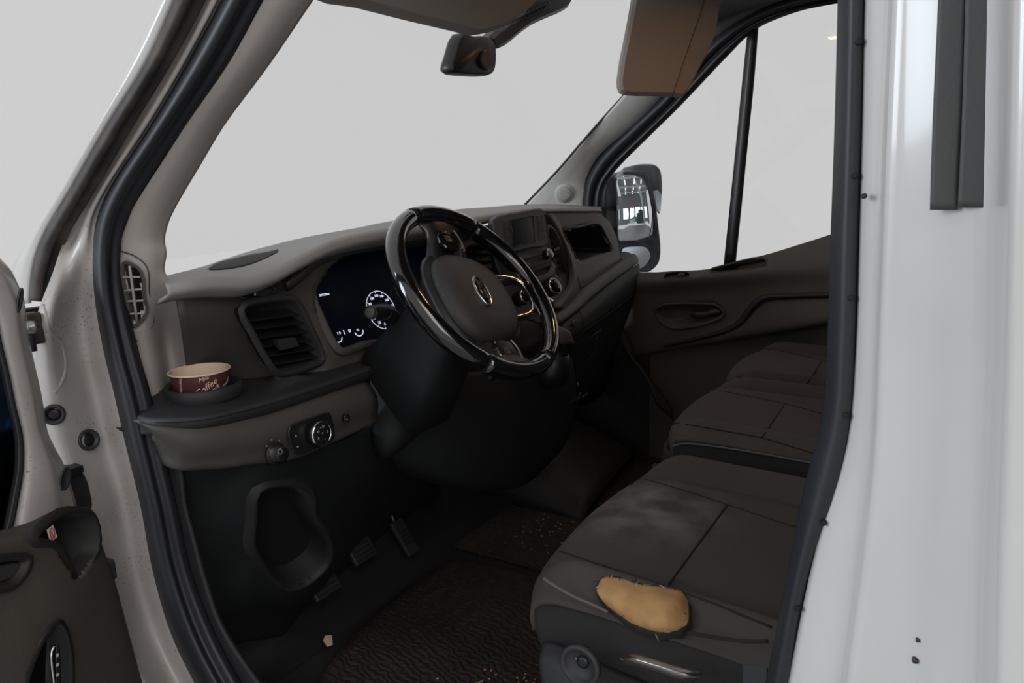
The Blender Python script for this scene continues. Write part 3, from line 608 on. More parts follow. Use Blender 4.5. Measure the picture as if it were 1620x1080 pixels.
patch('defroster_slot', [[hit(dtop, *p, .0012) for p in r] for r in (((330, 425), (346, 417), (372, 411), (400, 404), (424, 399), (440, 396.5)), ((331, 426.5), (346, 422), (372, 418), (400, 411), (424, 404), (440, 397.5)), ((332, 427.5), (348, 427), (372, 424), (400, 417), (424, 407), (440, 398.5)))], 'black', db, 3, 3, .001, label='long demister slot on the dashboard top, its inner shade a black sheet')  # no cut here: black sheet on the surface stands for the slot's shade
tube('slot_rim', [hit(dtop, *p, .001) for p in ((330, 426), (347, 416), (372, 410), (400, 403), (440, 396))], .0022, 'dasht', db, 3, 6)
bpy.data.objects.remove(dtop)
# -- instrument side face
vent_poly = [(384, 490), (398, 481), (440, 475), (464, 476), (474, 488), (490, 520), (506, 556), (508, 568), (492, 576), (452, 588), (438, 586), (422, 564), (402, 528)]
def fy(px, py):     # lateral face leans towards the driver at its foot
    t = (py-380)/200; return 1.0-.03*t
cols_t = [(280, 456), (330, 452), (385, 449), (455, 438), (496, 412), (540, 392), (600, 381), (670, 372), (740, 362), (800, 352), (862, 342)]
cols_b = [(300, 612), (345, 618), (392, 612), (460, 604), (510, 596), (560, 588), (620, 580), (700, 570), (780, 560), (840, 548), (890, 535)]
rows = []
for (a, b) in zip(cols_t, cols_b):
    r = []
    yb = 1.10 if b[0] < 350 else (1.085 if b[0] < 400 else (1.02 if b[0] < 470 else .972))
    for k in range(9):
        t = k/8; px, py = a[0]+(b[0]-a[0])*t, a[1]+(b[1]-a[1])*t
        y = 1.0+(yb-1.0)*max(0, t-.3)/.7
        if px > 720: y = 1.0-(px-720)/160*.09
        r.append(Y(px, py, y))
    rows.append(r)
patch('dash_face', rows, 'dash', db, 6, 5, .006, holes=[clus, vent_poly])
# hood brow above the cluster
patch('cluster_brow', [[Y(px, py-6, 1.0), Y(px, py, .968), Y(px, py+7, .972), Y(px, py+15, 1.0)] for px, py in ((455, 446), (478, 430), (500, 410), (530, 396), (565, 386), (612, 380), (670, 374), (730, 368), (770, 362))], 'dash', db, 4, 4, .005)
# cluster bezel + screen
def C_(px, py, o=0): return PL(px, py, CP0+CN*o, CN)
cb = ring('cluster_bezel', [C_(*p) for p in clus], [(-.014, .002), (-.007, .012), (-.002, .010), (.001, 0), (.002, -.012)], 'dash', db, 3, label='brown grey surround of the instrument display')
cs = link('instrument_display', fixn(loft_bm([inset(spline([C_(*p) for p in clus], 3, True), .0, -.012), inset(spline([C_(*p) for p in clus], 3, True), .0, -.009)], True, True)), 'cluster', db, False, label='black digital instrument display with lit speed scale')
def G(px, py, o=-.0085): return C_(px, py, o)
gc = G(603.5, 490); gr = V((1, 0, 0)); gu = CN.cross(gr); gu = gu if gu.z > 0 else -gu
SR = (G(631, 500)-gc).length
Rg = .041
def ga(v): a = math.radians(262-1.42*v); return gr*math.cos(a)+gu*math.sin(a)
tube('speed_scale_ring', [gc+ga(v)*Rg for v in range(0, 186, 5)], .0007, 'lcd', cs, 1, 5)
tk = []
for v in range(0, 190, 20): tk.append(tube('tick', [gc+ga(v)*Rg, gc+ga(v)*Rg*.9], .0005, 'lcd', cs, 1, 5))
join_objs(tk, 'scale_ticks').parent = cs
nm = [text_bm_obj('n', str(v), gc+ga(v)*Rg*.76, gr, gu, .0085 if v < 100 else .0078, 'lcd') for v in (0, 20, 40, 60, 80, 100, 120, 140, 160, 180)]
join_objs(nm, 'scale_numbers').parent = cs
text_bm_obj('odometer_text', '339129km', G(513, 466), gr, gu, .0062, 'lcd', cs)
def arc(c, r, a0, a1, n=14): return [c+(gr*math.cos(math.radians(a0+(a1-a0)*k/n))+gu*math.sin(math.radians(a0+(a1-a0)*k/n)))*r for k in range(n+1)]
tube('temperature_gauge_arc', arc(G(534, 533), .0105, 195, 345), .0010, 'lcd', cs, 1, 5)
tube('fuel_gauge_arc', arc(G(567, 522), .0120, 195, 350), .0010, 'lcd', cs, 1, 5)
text_bm_obj('outside_temperature', '1 0', G(536, 527), gr, gu, .0075, 'lcd', cs); text_bm_obj('fuel_symbol', '1/2', G(566, 522), gr, gu, .0058, 'lcd', cs)
tube('warning_light', arc(G(553, 523), .0022, 0, 340), .0009, 'lcd', cs, 1, 5)
tube('warning_light', [G(543, 522), G(546, 529)], .0008, 'lcd', cs, 1, 5)
tube('rev_scale_arc', [G(510, 504), G(513, 509), G(516, 515)], .0006, 'lcd', cs, 2, 5)
# -- side air vent
def vent(name, poly, y, slats, mt='dashd', rad=.0, lab=None, depth=.03, fs=None):
    pts = [Y(px, py, y) for px, py in poly]
    v = ring(name, pts, [(-.010, .001), (-.005, .007), (-.001, .007), (.003, .002), (.005, -depth)], mt, db, 3, cap=True, label=lab)
    for (a, b) in slats:
        A0, B0 = Y(*a, y+.004), Y(*b, y+.004); up = V((0, .0, 1)); dp = V((0, 1, 0))
        pr = [A0+dp*.0-up*.0012, A0+dp*.022+up*.008, A0+dp*.022+up*.0105, A0+dp*.0+up*.0016, A0-dp*.0015]
        pr2 = [p+(B0-A0) for p in pr]
        link('slat', fixn(loft_bm([pr, pr2], True, True)), fs or 'satin', v, False)
    return v
sl = [((389, 509), (474, 498)), ((396, 522), (480, 511)), ((404, 536), (487, 525)), ((412, 550), (493, 539)), ((422, 564), (499, 552)), ((432, 577), (506, 565))]
va = vent('air_vent', vent_poly, .972, sl, lab='black louvred side air vent')
plate('vent_tab', [Y(*p, .968) for p in ((430, 537), (462, 533), (468, 547), (440, 554))], 'dashd', va, .010, 0, 0, .002)
# dimmer slot above the vent
vd = ring('dimmer_slot', [Y(*p, .978) for p in ((378, 466), (384, 459), (410, 455), (434, 454), (434, 460), (415, 468), (392, 473))], [(-.003, .001), (0, .004), (.002, .002), (.003, -.006)], 'dashd', db, 3, cap=True)
plate('dimmer_slider', [Y(*p, .974) for p in ((402, 460), (428, 456), (426, 464), (404, 468))], 'dashd', vd, .004, 0, 2)
plate('dimmer_mark', [Y(*p, .969) for p in ((402, 462), (404.5, 461.5), (404.5, 467), (402, 467.5))], 'ink', vd, .0008, 0, 0, .0002)
# middle vent seen through the wheel
va2 = vent('air_vent', [(735, 392), (752, 388), (776, 392), (786, 408), (792, 434), (780, 444), (752, 440), (738, 420)], .962, [((738, 398), (778, 392)), ((740, 408), (784, 402)), ((744, 420), (788, 413)), ((748, 431), (790, 424))], lab='black louvred centre air vent behind the steering wheel')
# -- shelf with cup holder
front = [(205, 650, 1.062), (213, 656, 1.04), (236, 662, 1.0), (275, 662, .963), (322, 658, .938), (394, 642, .925), (440, 629, .92), (478, 617, .918), (535, 598, .918), (592, 578, .918)]
bk = [(214, 641, 1.085), (232, 630, 1.07), (255, 618, 1.07), (290, 607, 1.085), (340, 607, 1.06), (385, 607, 1.03), (430, 604, .99), (478, 598, .965), (535, 584, .958), (588, 570, .955)]
rows = []
for a, b in zip(front, bk):
    A0, B0 = Y(*a), Y(*b)
    o = V((0, -1, 0)) if a[0] > 260 else V((-.7, -.7, 0))
    rows.append([B0+V((0, .06, .0)), B0, A0+(B0-A0)*.5+V((0, 0, .001)), A0+(B0-A0)*.15+V((0, 0, .001)), A0, A0+o*.004+V((0, 0, -.007)), A0+o*.001+V((0, 0, -.016)), A0+V((0, .012, -.026)), A0+V((0, .05, -.03))])
shelf = patch('dash_shelf', rows, 'dashd', db, 4, 5, .004, label='black ledge running from the door opening under the side vent')
tube('shelf_groove', [Y(px, py+5, y) + V((0, -.0045, 0)) for px, py, y in front[1:]], .0009, 'black', db, 4, 5)
CC = Y(318, 606, 1.025); CC.z = Y(312, 641, .968).z # cup centre on the ledge
DC = (CC-CAM).dot(FW)
ch = lathe('cup_holder', CC+V((.004, .0, .0)), (0, 0, 1), [(.058, -.006), (.0605, .002), (.0585, .0135), (.056, .016), (.051, .013), (.048, -.03), (.02, -.032)], 'dashd', db, 40, cap0=False, label='round black cup holder ring on the ledge')
# -- switch panel under the shelf
rows = []
tp = [(226, 673), (240, 676), (283, 678), (322, 674), (394, 660), (422, 656), (492, 632), (545, 616), (584, 604)]
bt = [(240, 697), (262, 718), (289, 740), (330, 740), (367, 737), (408, 731), (464, 725), (520, 702), (598, 667)]
ys = [1.01, .985, .955, .94, .93, .928, .925, .925, .93]
for a, b, y in zip(tp, bt, ys):
    P0, P1 = Y(*a, y), Y(*b, y+.012); md = (P0+P1)/2
    rows.append([P0+V((0, .03, .004)), P0+V((0, .004, 0)), P0+(P1-P0)*.25+V((0, -.010, 0)), md+V((0, -.012, 0)), P0+(P1-P0)*.8+V((0, -.004, 0)), P1, P1+V((0, .02, -.006)), P1+V((0, .08, -.0))])
patch('switch_panel', rows, 'dash', db, 4, 4, .005, label='grey curved panel carrying the light switches')
bev(link('panel_end', box_bm((Y(584, 604, .95)+Y(598, 667, .962))/2+V((.002, .03, 0)), (.008, .07, .062)), 'dashd', db, False), .003)
SPN = V((0, -1, .08)).normalized()
SP0 = Y(500, 684, .908)
def s_(px, py, o=0): return PL(px, py, SP0+SPN*o, SPN)
sw = plate('light_switch_plate', [s_(*p) for p in ((458, 676), (470, 668), (500, 658), (521, 652), (526, 665), (530, 690), (524, 698), (495, 712), (470, 720), (462, 708), (456, 690))], 'satin', db, .003, -.002, 2, .001)
kc = s_(500, 685, .002)
kn = lathe('light_switch_knob', kc, SPN, [(.0215, -.002), (.0215, .010), (.0205, .014), (.0185, .0155), (.006, .0155)], 'satin', sw, 40, label='round headlamp switch')
lathe('chrome_ring', kc, SPN, [(.0215, .009), (.0222, .012), (.0208, .0158), (.0196, .0158), (.0196, .012)], 'chrome', kn, 40, cap0=False, cap1=False)
def sm(c, dx, dz): return c+V((dx, 0, dz))
for dx, dz, s in ((-.009, .006, 'O'), (-.003, .0115, '='), (.003, .012, 'D'), (-.010, -.005, 'A'), (.004, -.011, '+'), (.0115, .001, ')'), (0, 0, '*')):
    text_bm_obj('switch_symbol', s, sm(kc, dx, dz)+SPN*.016, (1, 0, 0), (0, .08, 1), .0062, 'ink', kn)
for px, py, s in ((468, 689, 'o'), (471, 706, 'o'), (516, 668, 'o'), (521, 680, '+')):
    text_bm_obj('switch_symbol', s, s_(px, py, .0015), (1, 0, 0), (0, .08, 1), .007, 'ink', sw)
kc2 = s_(433, 714, .004)
k2 = lathe('mirror_knob', s_(434, 717, -.004), SPN, [(.0185, 0), (.0185, .004), (.016, .006), (.014, .006), (.0125, .020), (.011, .022), (.004, .022)], 'satin', db, 32, label='ridged mirror adjustment knob')
for px, py in ((422, 706), (430, 696), (442, 697)): text_bm_obj('mirror_symbol', '<', s_(px, py, .006), (1, 0, 0), (0, .08, 1), .006, 'ink', k2)
ring('mirror_symbol', [s_(443+4*math.cos(t), 714+5*math.sin(t), .020) for t in [k*math.pi/4 for k in range(8)]], [(0, 0), (.001, 0)], 'ink', k2, 1)
b3 = lathe('dimmer_button', s_(548, 661, -.003), SPN, [(.0075, -.004), (.0075, .002), (.006, .003), (.002, .003)], 'satin', db, 20)
text_bm_obj('button_symbol', 'o', s_(549, 663, .0015), (1, 0, 0), (0, .08, 1), .006, 'ink', b3)
# -- lower driver side: pocket moulding, kick panel, knee bolster
pocket = [(408, 775), (402, 820), (400, 862), (415, 888), (430, 911), (455, 927), (483, 919), (512, 893), (519, 868), (508, 840), (492, 815), (486, 775), (440, 765)]
pm_rows = [[Y(*a) for a in r] for r in (
    [(258, 722, 1.04), (300, 738, 1.0), (350, 741, .985), (405, 730, .97), (440, 735, .965), (500, 712, .965), (560, 690, .965), (606, 668, .965), (680, 648, .98)],
    [(270, 760, 1.05), (300, 770, 1.03), (350, 768, 1.01), (396, 762, .985), (440, 768, .98), (492, 760, .985), (560, 750, 1.0), (610, 740, 1.02), (690, 730, 1.06)],
    [(284, 830, 1.07), (310, 835, 1.06), (352, 835, 1.04), (396, 830, 1.017), (440, 830, 1.015), (500, 828, 1.014), (560, 825, 1.10), (620, 820, 1.2), (700, 815, 1.3)],
    [(300, 890, 1.09), (325, 895, 1.08), (360, 890, 1.07), (398, 880, 1.042), (440, 895, 1.046), (515, 880, 1.04), (560, 878, 1.18), (620, 880, 1.3), (700, 880, 1.36)],
    [(318, 940, 1.11), (340, 945, 1.10), (370, 940, 1.09), (402, 930, 1.065), (450, 945, 1.065), (500, 925, 1.065), (540, 925, 1.25), (620, 930, 1.36), (700, 930, 1.4)],
    [(338, 985, 1.12), (352, 990, 1.12), (380, 985, 1.12), (410, 980, 1.12), (450, 980, 1.13), (490, 965, 1.2), (540, 960, 1.3), (620, 960, 1.4), (700, 960, 1.42)],
    [(352, 1010, 1.12), (362, 1020, 1.12), (390, 1015, 1.13), (420, 1010, 1.14), (450, 1005, 1.16), (490, 990, 1.24), (540, 980, 1.34), (620, 975, 1.42), (700, 975, 1.44)])]
pmd = patch('tmp', pm_rows, 'knee', None, 14, 12, 0)
patch('pocket_moulding', pm_rows, 'knee', db, 14, 12, .006, holes=[grow(pocket, 5)], label='black lower moulding with open storage pocket')
PK = [Y(px, py, .982+(py-765)*.0005) for px, py in pocket]; bpy.data.objects.remove(pmd)
ring('storage_pocket', PK, [(-.015, -.006), (-.006, .012), (.001, .010), (.004, -.002), (.012, -.06)], 'dashd', db, 3, cap=False, label='open storage pocket under the light switches')
patch('knee_bolster', [[Y(*a) for a in r] for r in (
    [(598, 598, .95), (650, 600, .93), (720, 590, .90), (790, 585, .88), (850, 578, .86), (905, 565, .86)],
    [(600, 640, .95), (650, 640, .925), (720, 635, .89), (790, 630, .865), (855, 620, .85), (912, 612, .86)],
    [(606, 690, .96), (655, 690, .93), (720, 690, .89), (790, 690, .86), (850, 685, .85), (908, 660, .87)],
    [(625, 735, .98), (665, 742, .94), (725, 750, .90), (795, 750, .87), (845, 738, .86), (895, 700, .89)],
    [(650, 752, 1.02), (690, 764, .96), (735, 773, .92), (790, 772, .885), (838, 760, .88), (885, 715, .91)],
    [(660, 757, 1.10), (700, 768, 1.05), (745, 775, 1.0), (795, 773, .96), (835, 762, .95), (880, 722, .98)])],
    'knee', db, 5, 5, .008, label='black knee panel below the steering column')
plate('pocket_back', [Y(px, py, 1.045+(py-765)*.0005) for px, py in pocket], 'black', db, .002, 0, 0, .0005)  # deep black plate puts the pocket's inner shade into its colour
tube('panel_joint', [Y(px, py, .902) for px, py in ((788, 632), (787, 650), (786, 672))], .0012, 'dashd', db, 2, 5)
patch('trim_sliver', [[Y(725, 622, .9), Y(735, 620, .9)], [Y(736, 616, .895), Y(747, 613, .895)]], 'base', db, 2, 2, .002)
plate('ignition_tag', [Y(*p, .872) for p in ((810, 628), (820, 626), (823, 629), (813, 631))], 'satinm', db, .002, 0, 0, .0005)
# -- centre stack
patch('centre_stack', [[Y(*a) for a in r] for r in (
    [(776, 350, .955), (800, 344, .945), (830, 338, .94), (862, 336, .94), (876, 348, .945)],
    [(776, 380, .955), (800, 378, .942), (830, 374, .935), (864, 366, .935), (884, 372, .94)],
    [(786, 420, .94), (810, 416, .93), (840, 412, .925), (872, 402, .925), (896, 404, .93)],
    [(800, 450, .92), (820, 448, .915), (850, 442, .91), (880, 432, .91), (910, 430, .915)],
    [(805, 480, .90), (830, 478, .895), (860, 470, .89), (890, 460, .89), (915, 456, .90)],
    [(805, 510, .88), (830, 508, .87), (860, 498, .865), (882, 486, .87), (898, 474, .885)],
    [(808, 560, .88), (832, 555, .86), (858, 540, .855), (878, 515, .86), (892, 500, .88)])], 'dashd', db, 5, 5, .008, holes=[[(864, 362), (873, 362), (883, 382), (893, 409), (899, 427), (884, 436), (875, 412), (867, 388)]])
R0, RN = Y(822, 365, .905), V((-.10, -.985, .14)).normalized()
def r_(px, py, o=0): return PL(px, py, R0+RN*o, RN)
ru = plate('radio_unit', [r_(*p) for p in ((779, 354), (781, 346), (792, 340), (820, 335), (850, 329.5), (858, 331), (860, 337), (863, 360), (867, 386), (840, 392), (802, 400), (790, 397), (783, 375))], 'radio', db, .014, -.012, 2, .003, label='dark radio display unit standing on the centre of the dashboard')
plate('radio_screen', [r_(*p, .002) for p in ((809, 349.5), (841, 343), (845, 382), (814.5, 389))], 'screen', ru, .001, .0, 0, .0003, label='blank dark radio screen')
ring('screen_frame', [r_(*p, .002) for p in ((807, 348), (843, 341), (847, 383.5), (812.5, 391))], [(-.0002, 0), (0, .003), (.0018, .003), (.003, .0004)], 'base', ru, 1)
def btn(px0, py0, px1, py1, px2, py2, px3, py3): return plate('radio_button', [r_(*p, .001) for p in ((px0, py0), (px1, py1), (px2, py2), (px3, py3))], 'base', ru, .0022, 0, 0, .0006)
for k in range(3):
    btn(795+k*1.2, 352+k*14, 806+k*.8, 350+k*14, 808+k*.8, 362.5+k*13.5, 797+k*1.2, 365+k*13.5)
    btn(848+k*1.3, 341.5+k*13, 857+k*1.4, 340+k*13, 859+k*1.4, 352+k*13, 850+k*1.3, 354+k*13)
    text_bm_obj('button_symbol', 'o', r_(802+k*1, 357+k*14, .0042), (1, 0, 0), (0, 0, 1), .004, 'ink', ru)
    text_bm_obj('button_symbol', '<', r_(854+k*1.3, 347+k*13, .0042), (1, 0, 0), (0, 0, 1), .004, 'ink', ru)
# button rows
B0_, BN = Y(850, 405, .905), V((-.06, -.93, .35)).normalized()
def b_(px, py, o=0): return PL(px, py, B0_+BN*o, BN)
for j, (l, r, h) in enumerate((((811, 402), (862, 391), 10), ((819, 416), (868, 404), 11))):
    row = plate('button_row', [b_(l[0], l[1]), b_(r[0], r[1]), b_(r[0]+4, r[1]+h), b_(l[0]+5, l[1]+h+1)], 'dash' if j == 0 else 'dashd', db, .003, 0, 0, .001)
    for k in range(5):
        t = (k+.5)/5; text_bm_obj('button_symbol', 'o<=>^'[k], b_(l[0]+(r[0]-l[0])*t+3, l[1]+(r[1]-l[1])*t+h*.5, .0035), (1, 0, 0), (0, .35, 1), .0055, 'ink', row)
def knob(name, px, py, r, L, o, lab, face='satin'):
    c = b_(px, py, o); ax = (BN + V((-.1, 0, 0))).normalized()
    k = lathe(name, c, ax, [(r*1.05, -L), (r*1.05, -.004), (r, -.001), (r*.9, 0)], 'satin', db, 32, label=lab)
    lathe('chrome_ring', c, ax, [(r*1.04, -.005), (r*1.06, -.002), (r*.95, .0008), (r*.84, .0002)], 'chrome', k, 32, cap0=False, cap1=False)
    lathe('knob_cap', c, ax, [(r*.86, -.001), (r*.84, .0012), (r*.3, .0014)], face, k, 28)
    return k
knob('radio_knob', 870.5, 400, .0122, .018, .02, 'chrome rimmed radio knob right of the buttons', 'satinm')
knob('radio_knob', 817, 409, .0095, .016, .018, 'chrome rimmed radio knob half hidden by the steering wheel', 'satinm')
knob('heater_knob', 879, 452, .0215, .03, .03, 'large chrome rimmed heater knob', 'screen')
knob('heater_knob', 832, 468, .0175, .03, .02, 'heater knob hidden behind the steering wheel rim', 'screen')
patch('tray_slot', [[b_(826, 433, .004), b_(850, 427, .004), b_(874, 418, .004)], [b_(828, 437, .001), b_(852, 431, .001), b_(871, 424, .001)], [b_(832, 441, .008), b_(854, 436, .008), b_(868, 430, .008)]], 'black', db, 3, 3, .002)
patch('tray_lip', [[b_(832, 441, .008), b_(856, 436, .010), b_(869, 428, .010), b_(873, 413, .008)], [b_(836, 449, .006), b_(860, 444, .008), b_(876, 434, .008), b_(879, 420, .006)]], 'dash', db, 4, 3, .003)
# slim vertical vent right of the stack
v3 = vent('air_vent', [(865, 362), (873, 364), (883, 383), (893, 409), (898, 427), (884, 434), (876, 412), (868, 390)], .922,
     [((866, 372), (876, 369)), ((867, 384), (881, 379)), ((869, 393), (886, 387)), ((874, 404), (890, 398)), ((877, 414), (893, 407)), ((880, 424), (896, 417))], 'dash', lab='slim upright louvred vent right of the radio', fs='base')
plate('vent_tab', [Y(*p, .915) for p in ((875, 393), (883, 390), (884, 394), (876, 398))], 'base', v3, .004, 0, 0, .001)
# swept frame between vent and storage bin
patch('stack_frame', [[Y(*a) for a in r] for r in (
    [(860, 342, .945), (866, 338, .935), (878, 340, .94), (889, 358, .955)],
    [(868, 352, .94), (877, 352, .925), (890, 368, .935), (897, 384, .95)],
    [(882, 376, .93), (891, 378, .912), (902, 396, .92), (908, 410, .935)],
    [(892, 400, .92), (901, 404, .902), (909, 418, .91), (915, 432, .925)],
    [(899, 426, .91), (907, 430, .894), (912, 442, .90), (920, 450, .915)],
    [(899, 446, .90), (906, 448, .886), (911, 456, .89), (918, 462, .905)],
    [(888, 466, .885), (896, 468, .872), (903, 470, .876), (910, 474, .89)],
    [(874, 482, .87), (882, 486, .858), (888, 490, .862), (896, 492, .87)])], 'dash', db, 5, 5, .006)
# passenger side face with open bin
binp = [(890.5, 365), (915, 360), (947, 355), (957, 372), (967.5, 396), (942, 404), (915, 413), (907, 400), (898, 382)]
patch('passenger_face', [[Y(*a) for a in r] for r in (
    [(866, 337, .955), (890, 336, .96), (920, 336, .97), (949, 337, .98), (956, 343, .985)],
    [(872, 350, .95), (890, 352, .953), (922, 349, .962), (950, 346, .972), (966, 354, .985)],
    [(888, 372, .945), (900, 378, .946), (930, 374, .955), (962, 366, .965), (974, 372, .98)],
    [(898, 395, .935), (908, 402, .935), (940, 396, .945), (970, 388, .958), (979, 392, .975)],
    [(907, 418, .92), (916, 424, .918), (944, 414, .93), (972, 404, .948), (981, 404, .97)],
    [(914, 440, .905), (922, 440, .905), (945, 428, .918), (970, 415, .935), (980, 411, .96)],
    [(918, 456, .90), (930, 450, .905), (948, 438, .92), (968, 424, .94), (978, 418, .965)])], 'dash', db, 6, 6, .006, holes=[binp])
ring('storage_bin', [Y(px, py, .945+(px-890)*.0002) for px, py in binp], [(-.006, .0), (-.002, .005), (.001, .004), (.004, -.006), (.008, -.12)], 'dashd', db, 3, cap=True, label='open storage bin in front of the passenger seat')
patch('shelf_band', [[Y(*a) for a in r] for r in (
    [(872, 498, .865), (900, 478, .885), (921, 455, .905), (950, 434, .925), (978, 415, .945), (1002, 401, .955)],
    [(875, 506, .84), (905, 484, .862), (928, 461, .885), (955, 441, .905), (984, 419, .925), (1008, 405, .935)],
    [(882, 512, .835), (910, 490, .855), (935, 468, .878), (960, 448, .90), (988, 428, .92), (1010, 411, .93)],
    [(884, 515, .842), (914, 492, .862), (938, 470, .885), (962, 451, .905), (990, 430, .925), (1010, 415, .935)])], 'dash', db, 4, 4, .006)
gb = patch('glovebox', [[Y(*a) for a in r] for r in (
    [(884, 515, .85), (916, 491, .868), (938, 471, .888), (962, 451, .905), (990, 430, .925), (1011, 416, .93)],
    [(890, 528, .835), (920, 506, .85), (944, 486, .868), (968, 466, .885), (994, 446, .905), (1013, 430, .915)],
    [(896, 540, .835), (924, 520, .848), (948, 502, .865), (972, 485, .882), (996, 466, .90), (1012, 448, .912)],
    [(898, 543, .845), (925, 523, .855), (950, 505, .87), (974, 488, .888), (996, 470, .905), (1008, 461, .92)],
    [(905, 570, .87), (925, 560, .875), (948, 548, .89), (965, 540, .90), (980, 530, .92), (992, 505, .94)],
    [(912, 610, .90), (930, 605, .92), (945, 600, .94), (958, 590, .96), (968, 570, .98), (980, 540, 1.0)],
    [(915, 640, .98), (930, 640, 1.0), (942, 632, 1.02), (955, 620, 1.04), (965, 600, 1.06), (975, 570, 1.08)])], 'knee', db, 5, 5, .006, label='black glovebox front with pale worn upper edge')
tube('glovebox_joint', [Y(px, py, y-.0035) for px, py, y in ((900, 543, .842), (925, 523, .852), (950, 505, .868), (974, 488, .885), (996, 470, .902), (1007, 461, .915))], .0012, 'black', gb, 3, 5)
tube('glovebox_joint', [Y(px, py, y) for px, py, y in ((916, 490, .863), (921, 502, .85), (923, 514, .845))], .0012, 'black', gb, 3, 5)
tube('latch_edge', [Y(934, 534, .862), Y(942, 528, .866), Y(950, 522, .872)], .0014, 'base', gb, 1, 6)
tube('latch_edge', [Y(941, 538, .868), Y(946, 532, .868), Y(944, 550, .875), Y(930, 571, .88)], .0012, 'dashd', gb, 3, 6)
lathe('glovebox_lock', Y(906, 511, .845), (-.2, -1, 0), [(.008, 0), (.008, .006), (.005, .008), (.003, .002)], 'dash', db, 16)
tube('side_loop', [Y(px, py, .93) for px, py in ((976, 535), (984, 552), (996, 566), (1004, 560), (998, 545), (990, 535))], .002, 'dashd', db, 3, 6)
# ---- dash-mounted gear lever
gl = thing('gear_lever', 'gear lever with black knob and chrome cap behind the steering wheel', 'gear lever', tuple(Y(874, 545, .80)))
def g_(px, py): return Y(px, py, .80)
lathe('gear_knob', g_(864, 484), (g_(861, 468)-g_(868, 520)), [(.012, -.030), (.0165, -.022), (.0185, -.004), (.0185, .008), (.017, .013)], 'gloss', gl, 28)
lathe('knob_cap', g_(864, 484), (g_(861, 468)-g_(868, 520)), [(.0188, .008), (.0185, .013), (.014, .018), (.006, .0195)], 'chrome', gl, 28, label='chrome cap on the gear knob')
tube('lever', [g_(867, 505), g_(871, 535), g_(876, 560)], [.008, .008, .010], 'satin', gl, 3, 12)
patch('gear_gaiter', [[g_(873, 513), g_(880, 514), g_(884, 520)], [g_(866, 525), g_(882, 522)+V((0, -.03, 0)), g_(898, 530)], [g_(858, 542), g_(882, 542)+V((0, -.035, 0)), g_(909, 541)]], 'dash', gl, 4, 4, .004)
ch2 = thing('console_cup_holder', 'round black cup holder hanging under the gear lever', 'cup holder', tuple(Y(874, 605, .78)))
lathe('cup', Y(874, 590, .80), (0, 0, 1), [(.020, -.034), (.032, -.028), (.041, 0), (.042, .045), (.039, .046), (.036, 0)], 'satin', ch2, 28, cap1=False)
tube('bracket', [Y(px, py, .84) for px, py in ((914, 604), (914, 612), (921, 617), (930, 622), (922, 627), (914, 633), (918, 620))], .0013, 'satinm', ch2, 1, 6)
tube('bracket', [Y(px, py, .86) for px, py in ((888, 645), (900, 638), (914, 630))], .0010, 'base', ch2, 1, 6)
# ================================================================ STEERING COLUMN, STALK
WC = V((-.411, .72, 1.367)); wt = math.radians(39.4)
wa, wb, wn = V((1, 0, 0)), V((0, math.sin(wt), math.cos(wt))), V((0, -math.cos(wt), math.sin(wt)))
col = thing('steering_column', 'black shroud of the steering column between the wheel and the dashboard', 'steering column', tuple(WC-wn*.3))
def sect(d, w_, h_, dn, n=20):
    c = WC-wn*d - wb*dn; out = []
    for k in range(n):
        t = 2*math.pi*k/n; e = .55
        cx = math.copysign(abs(math.cos(t))**e, math.cos(t)); cy_ = math.copysign(abs(math.sin(t))**e, math.sin(t))
        out.append(c + wa*w_*cx + wb*h_*cy_)
    return out
link('column_shroud', fixn(loft_bm([sect(.050, .055, .05, .0), sect(.055, .064, .058, .0), sect(.10, .072, .066, .006), sect(.17, .078, .08, .02), sect(.26, .085, .10, .04)], True, True)), 'knee', col)
patch('shroud_skirt', [[Y(*a) for a in r] for r in (
    [(588, 548, .97), (606, 530, .93), (626, 516, .90), (640, 505, .88)],
    [(585, 590, .96), (610, 575, .92), (640, 560, .87), (668, 560, .85)],
    [(588, 650, .955), (610, 640, .92), (645, 630, .88), (690, 620, .86)],
    [(590, 700, .96), (608, 718, .93), (640, 700, .90), (684, 660, .88)],
    [(596, 722, 1.0), (612, 725, .97), (642, 706, .94), (688, 664, .92)])], 'knee', col, 5, 5, .006)
sk = tube('indicator_stalk', [WC-wn*.10+V((-.06, 0, -.055)), Y(631, 545, .885), Y(628, 520, .875), Y(624, 503, .87), Y(612, 492, .865), Y(596, 492, .86), Y(584, 494, .858)], [.013, .012, .011, .012, .0135, .013, .0115], 'satin', col, 5, 16, label='black indicator stalk left of the steering wheel')
ax = (Y(584, 494, .858)-Y(600, 492, .86)).normalized()
lathe('stalk_end_cap', Y(587, 494, .859), ax, [(.0125, -.006), (.0125, .002), (.010, .006), (.004, .007)], 'dash', sk, 20)
lathe('stalk_ring', Y(610, 494, .865), ax, [(.0138, -.002), (.0142, 0), (.0138, .002)], 'dashd', sk, 20)
lathe('stalk_pivot', Y(629, 536, .882), (-.7, -.7, 0), [(.012, -.004), (.012, .004), (.009, .007)], 'dashd', sk, 20)
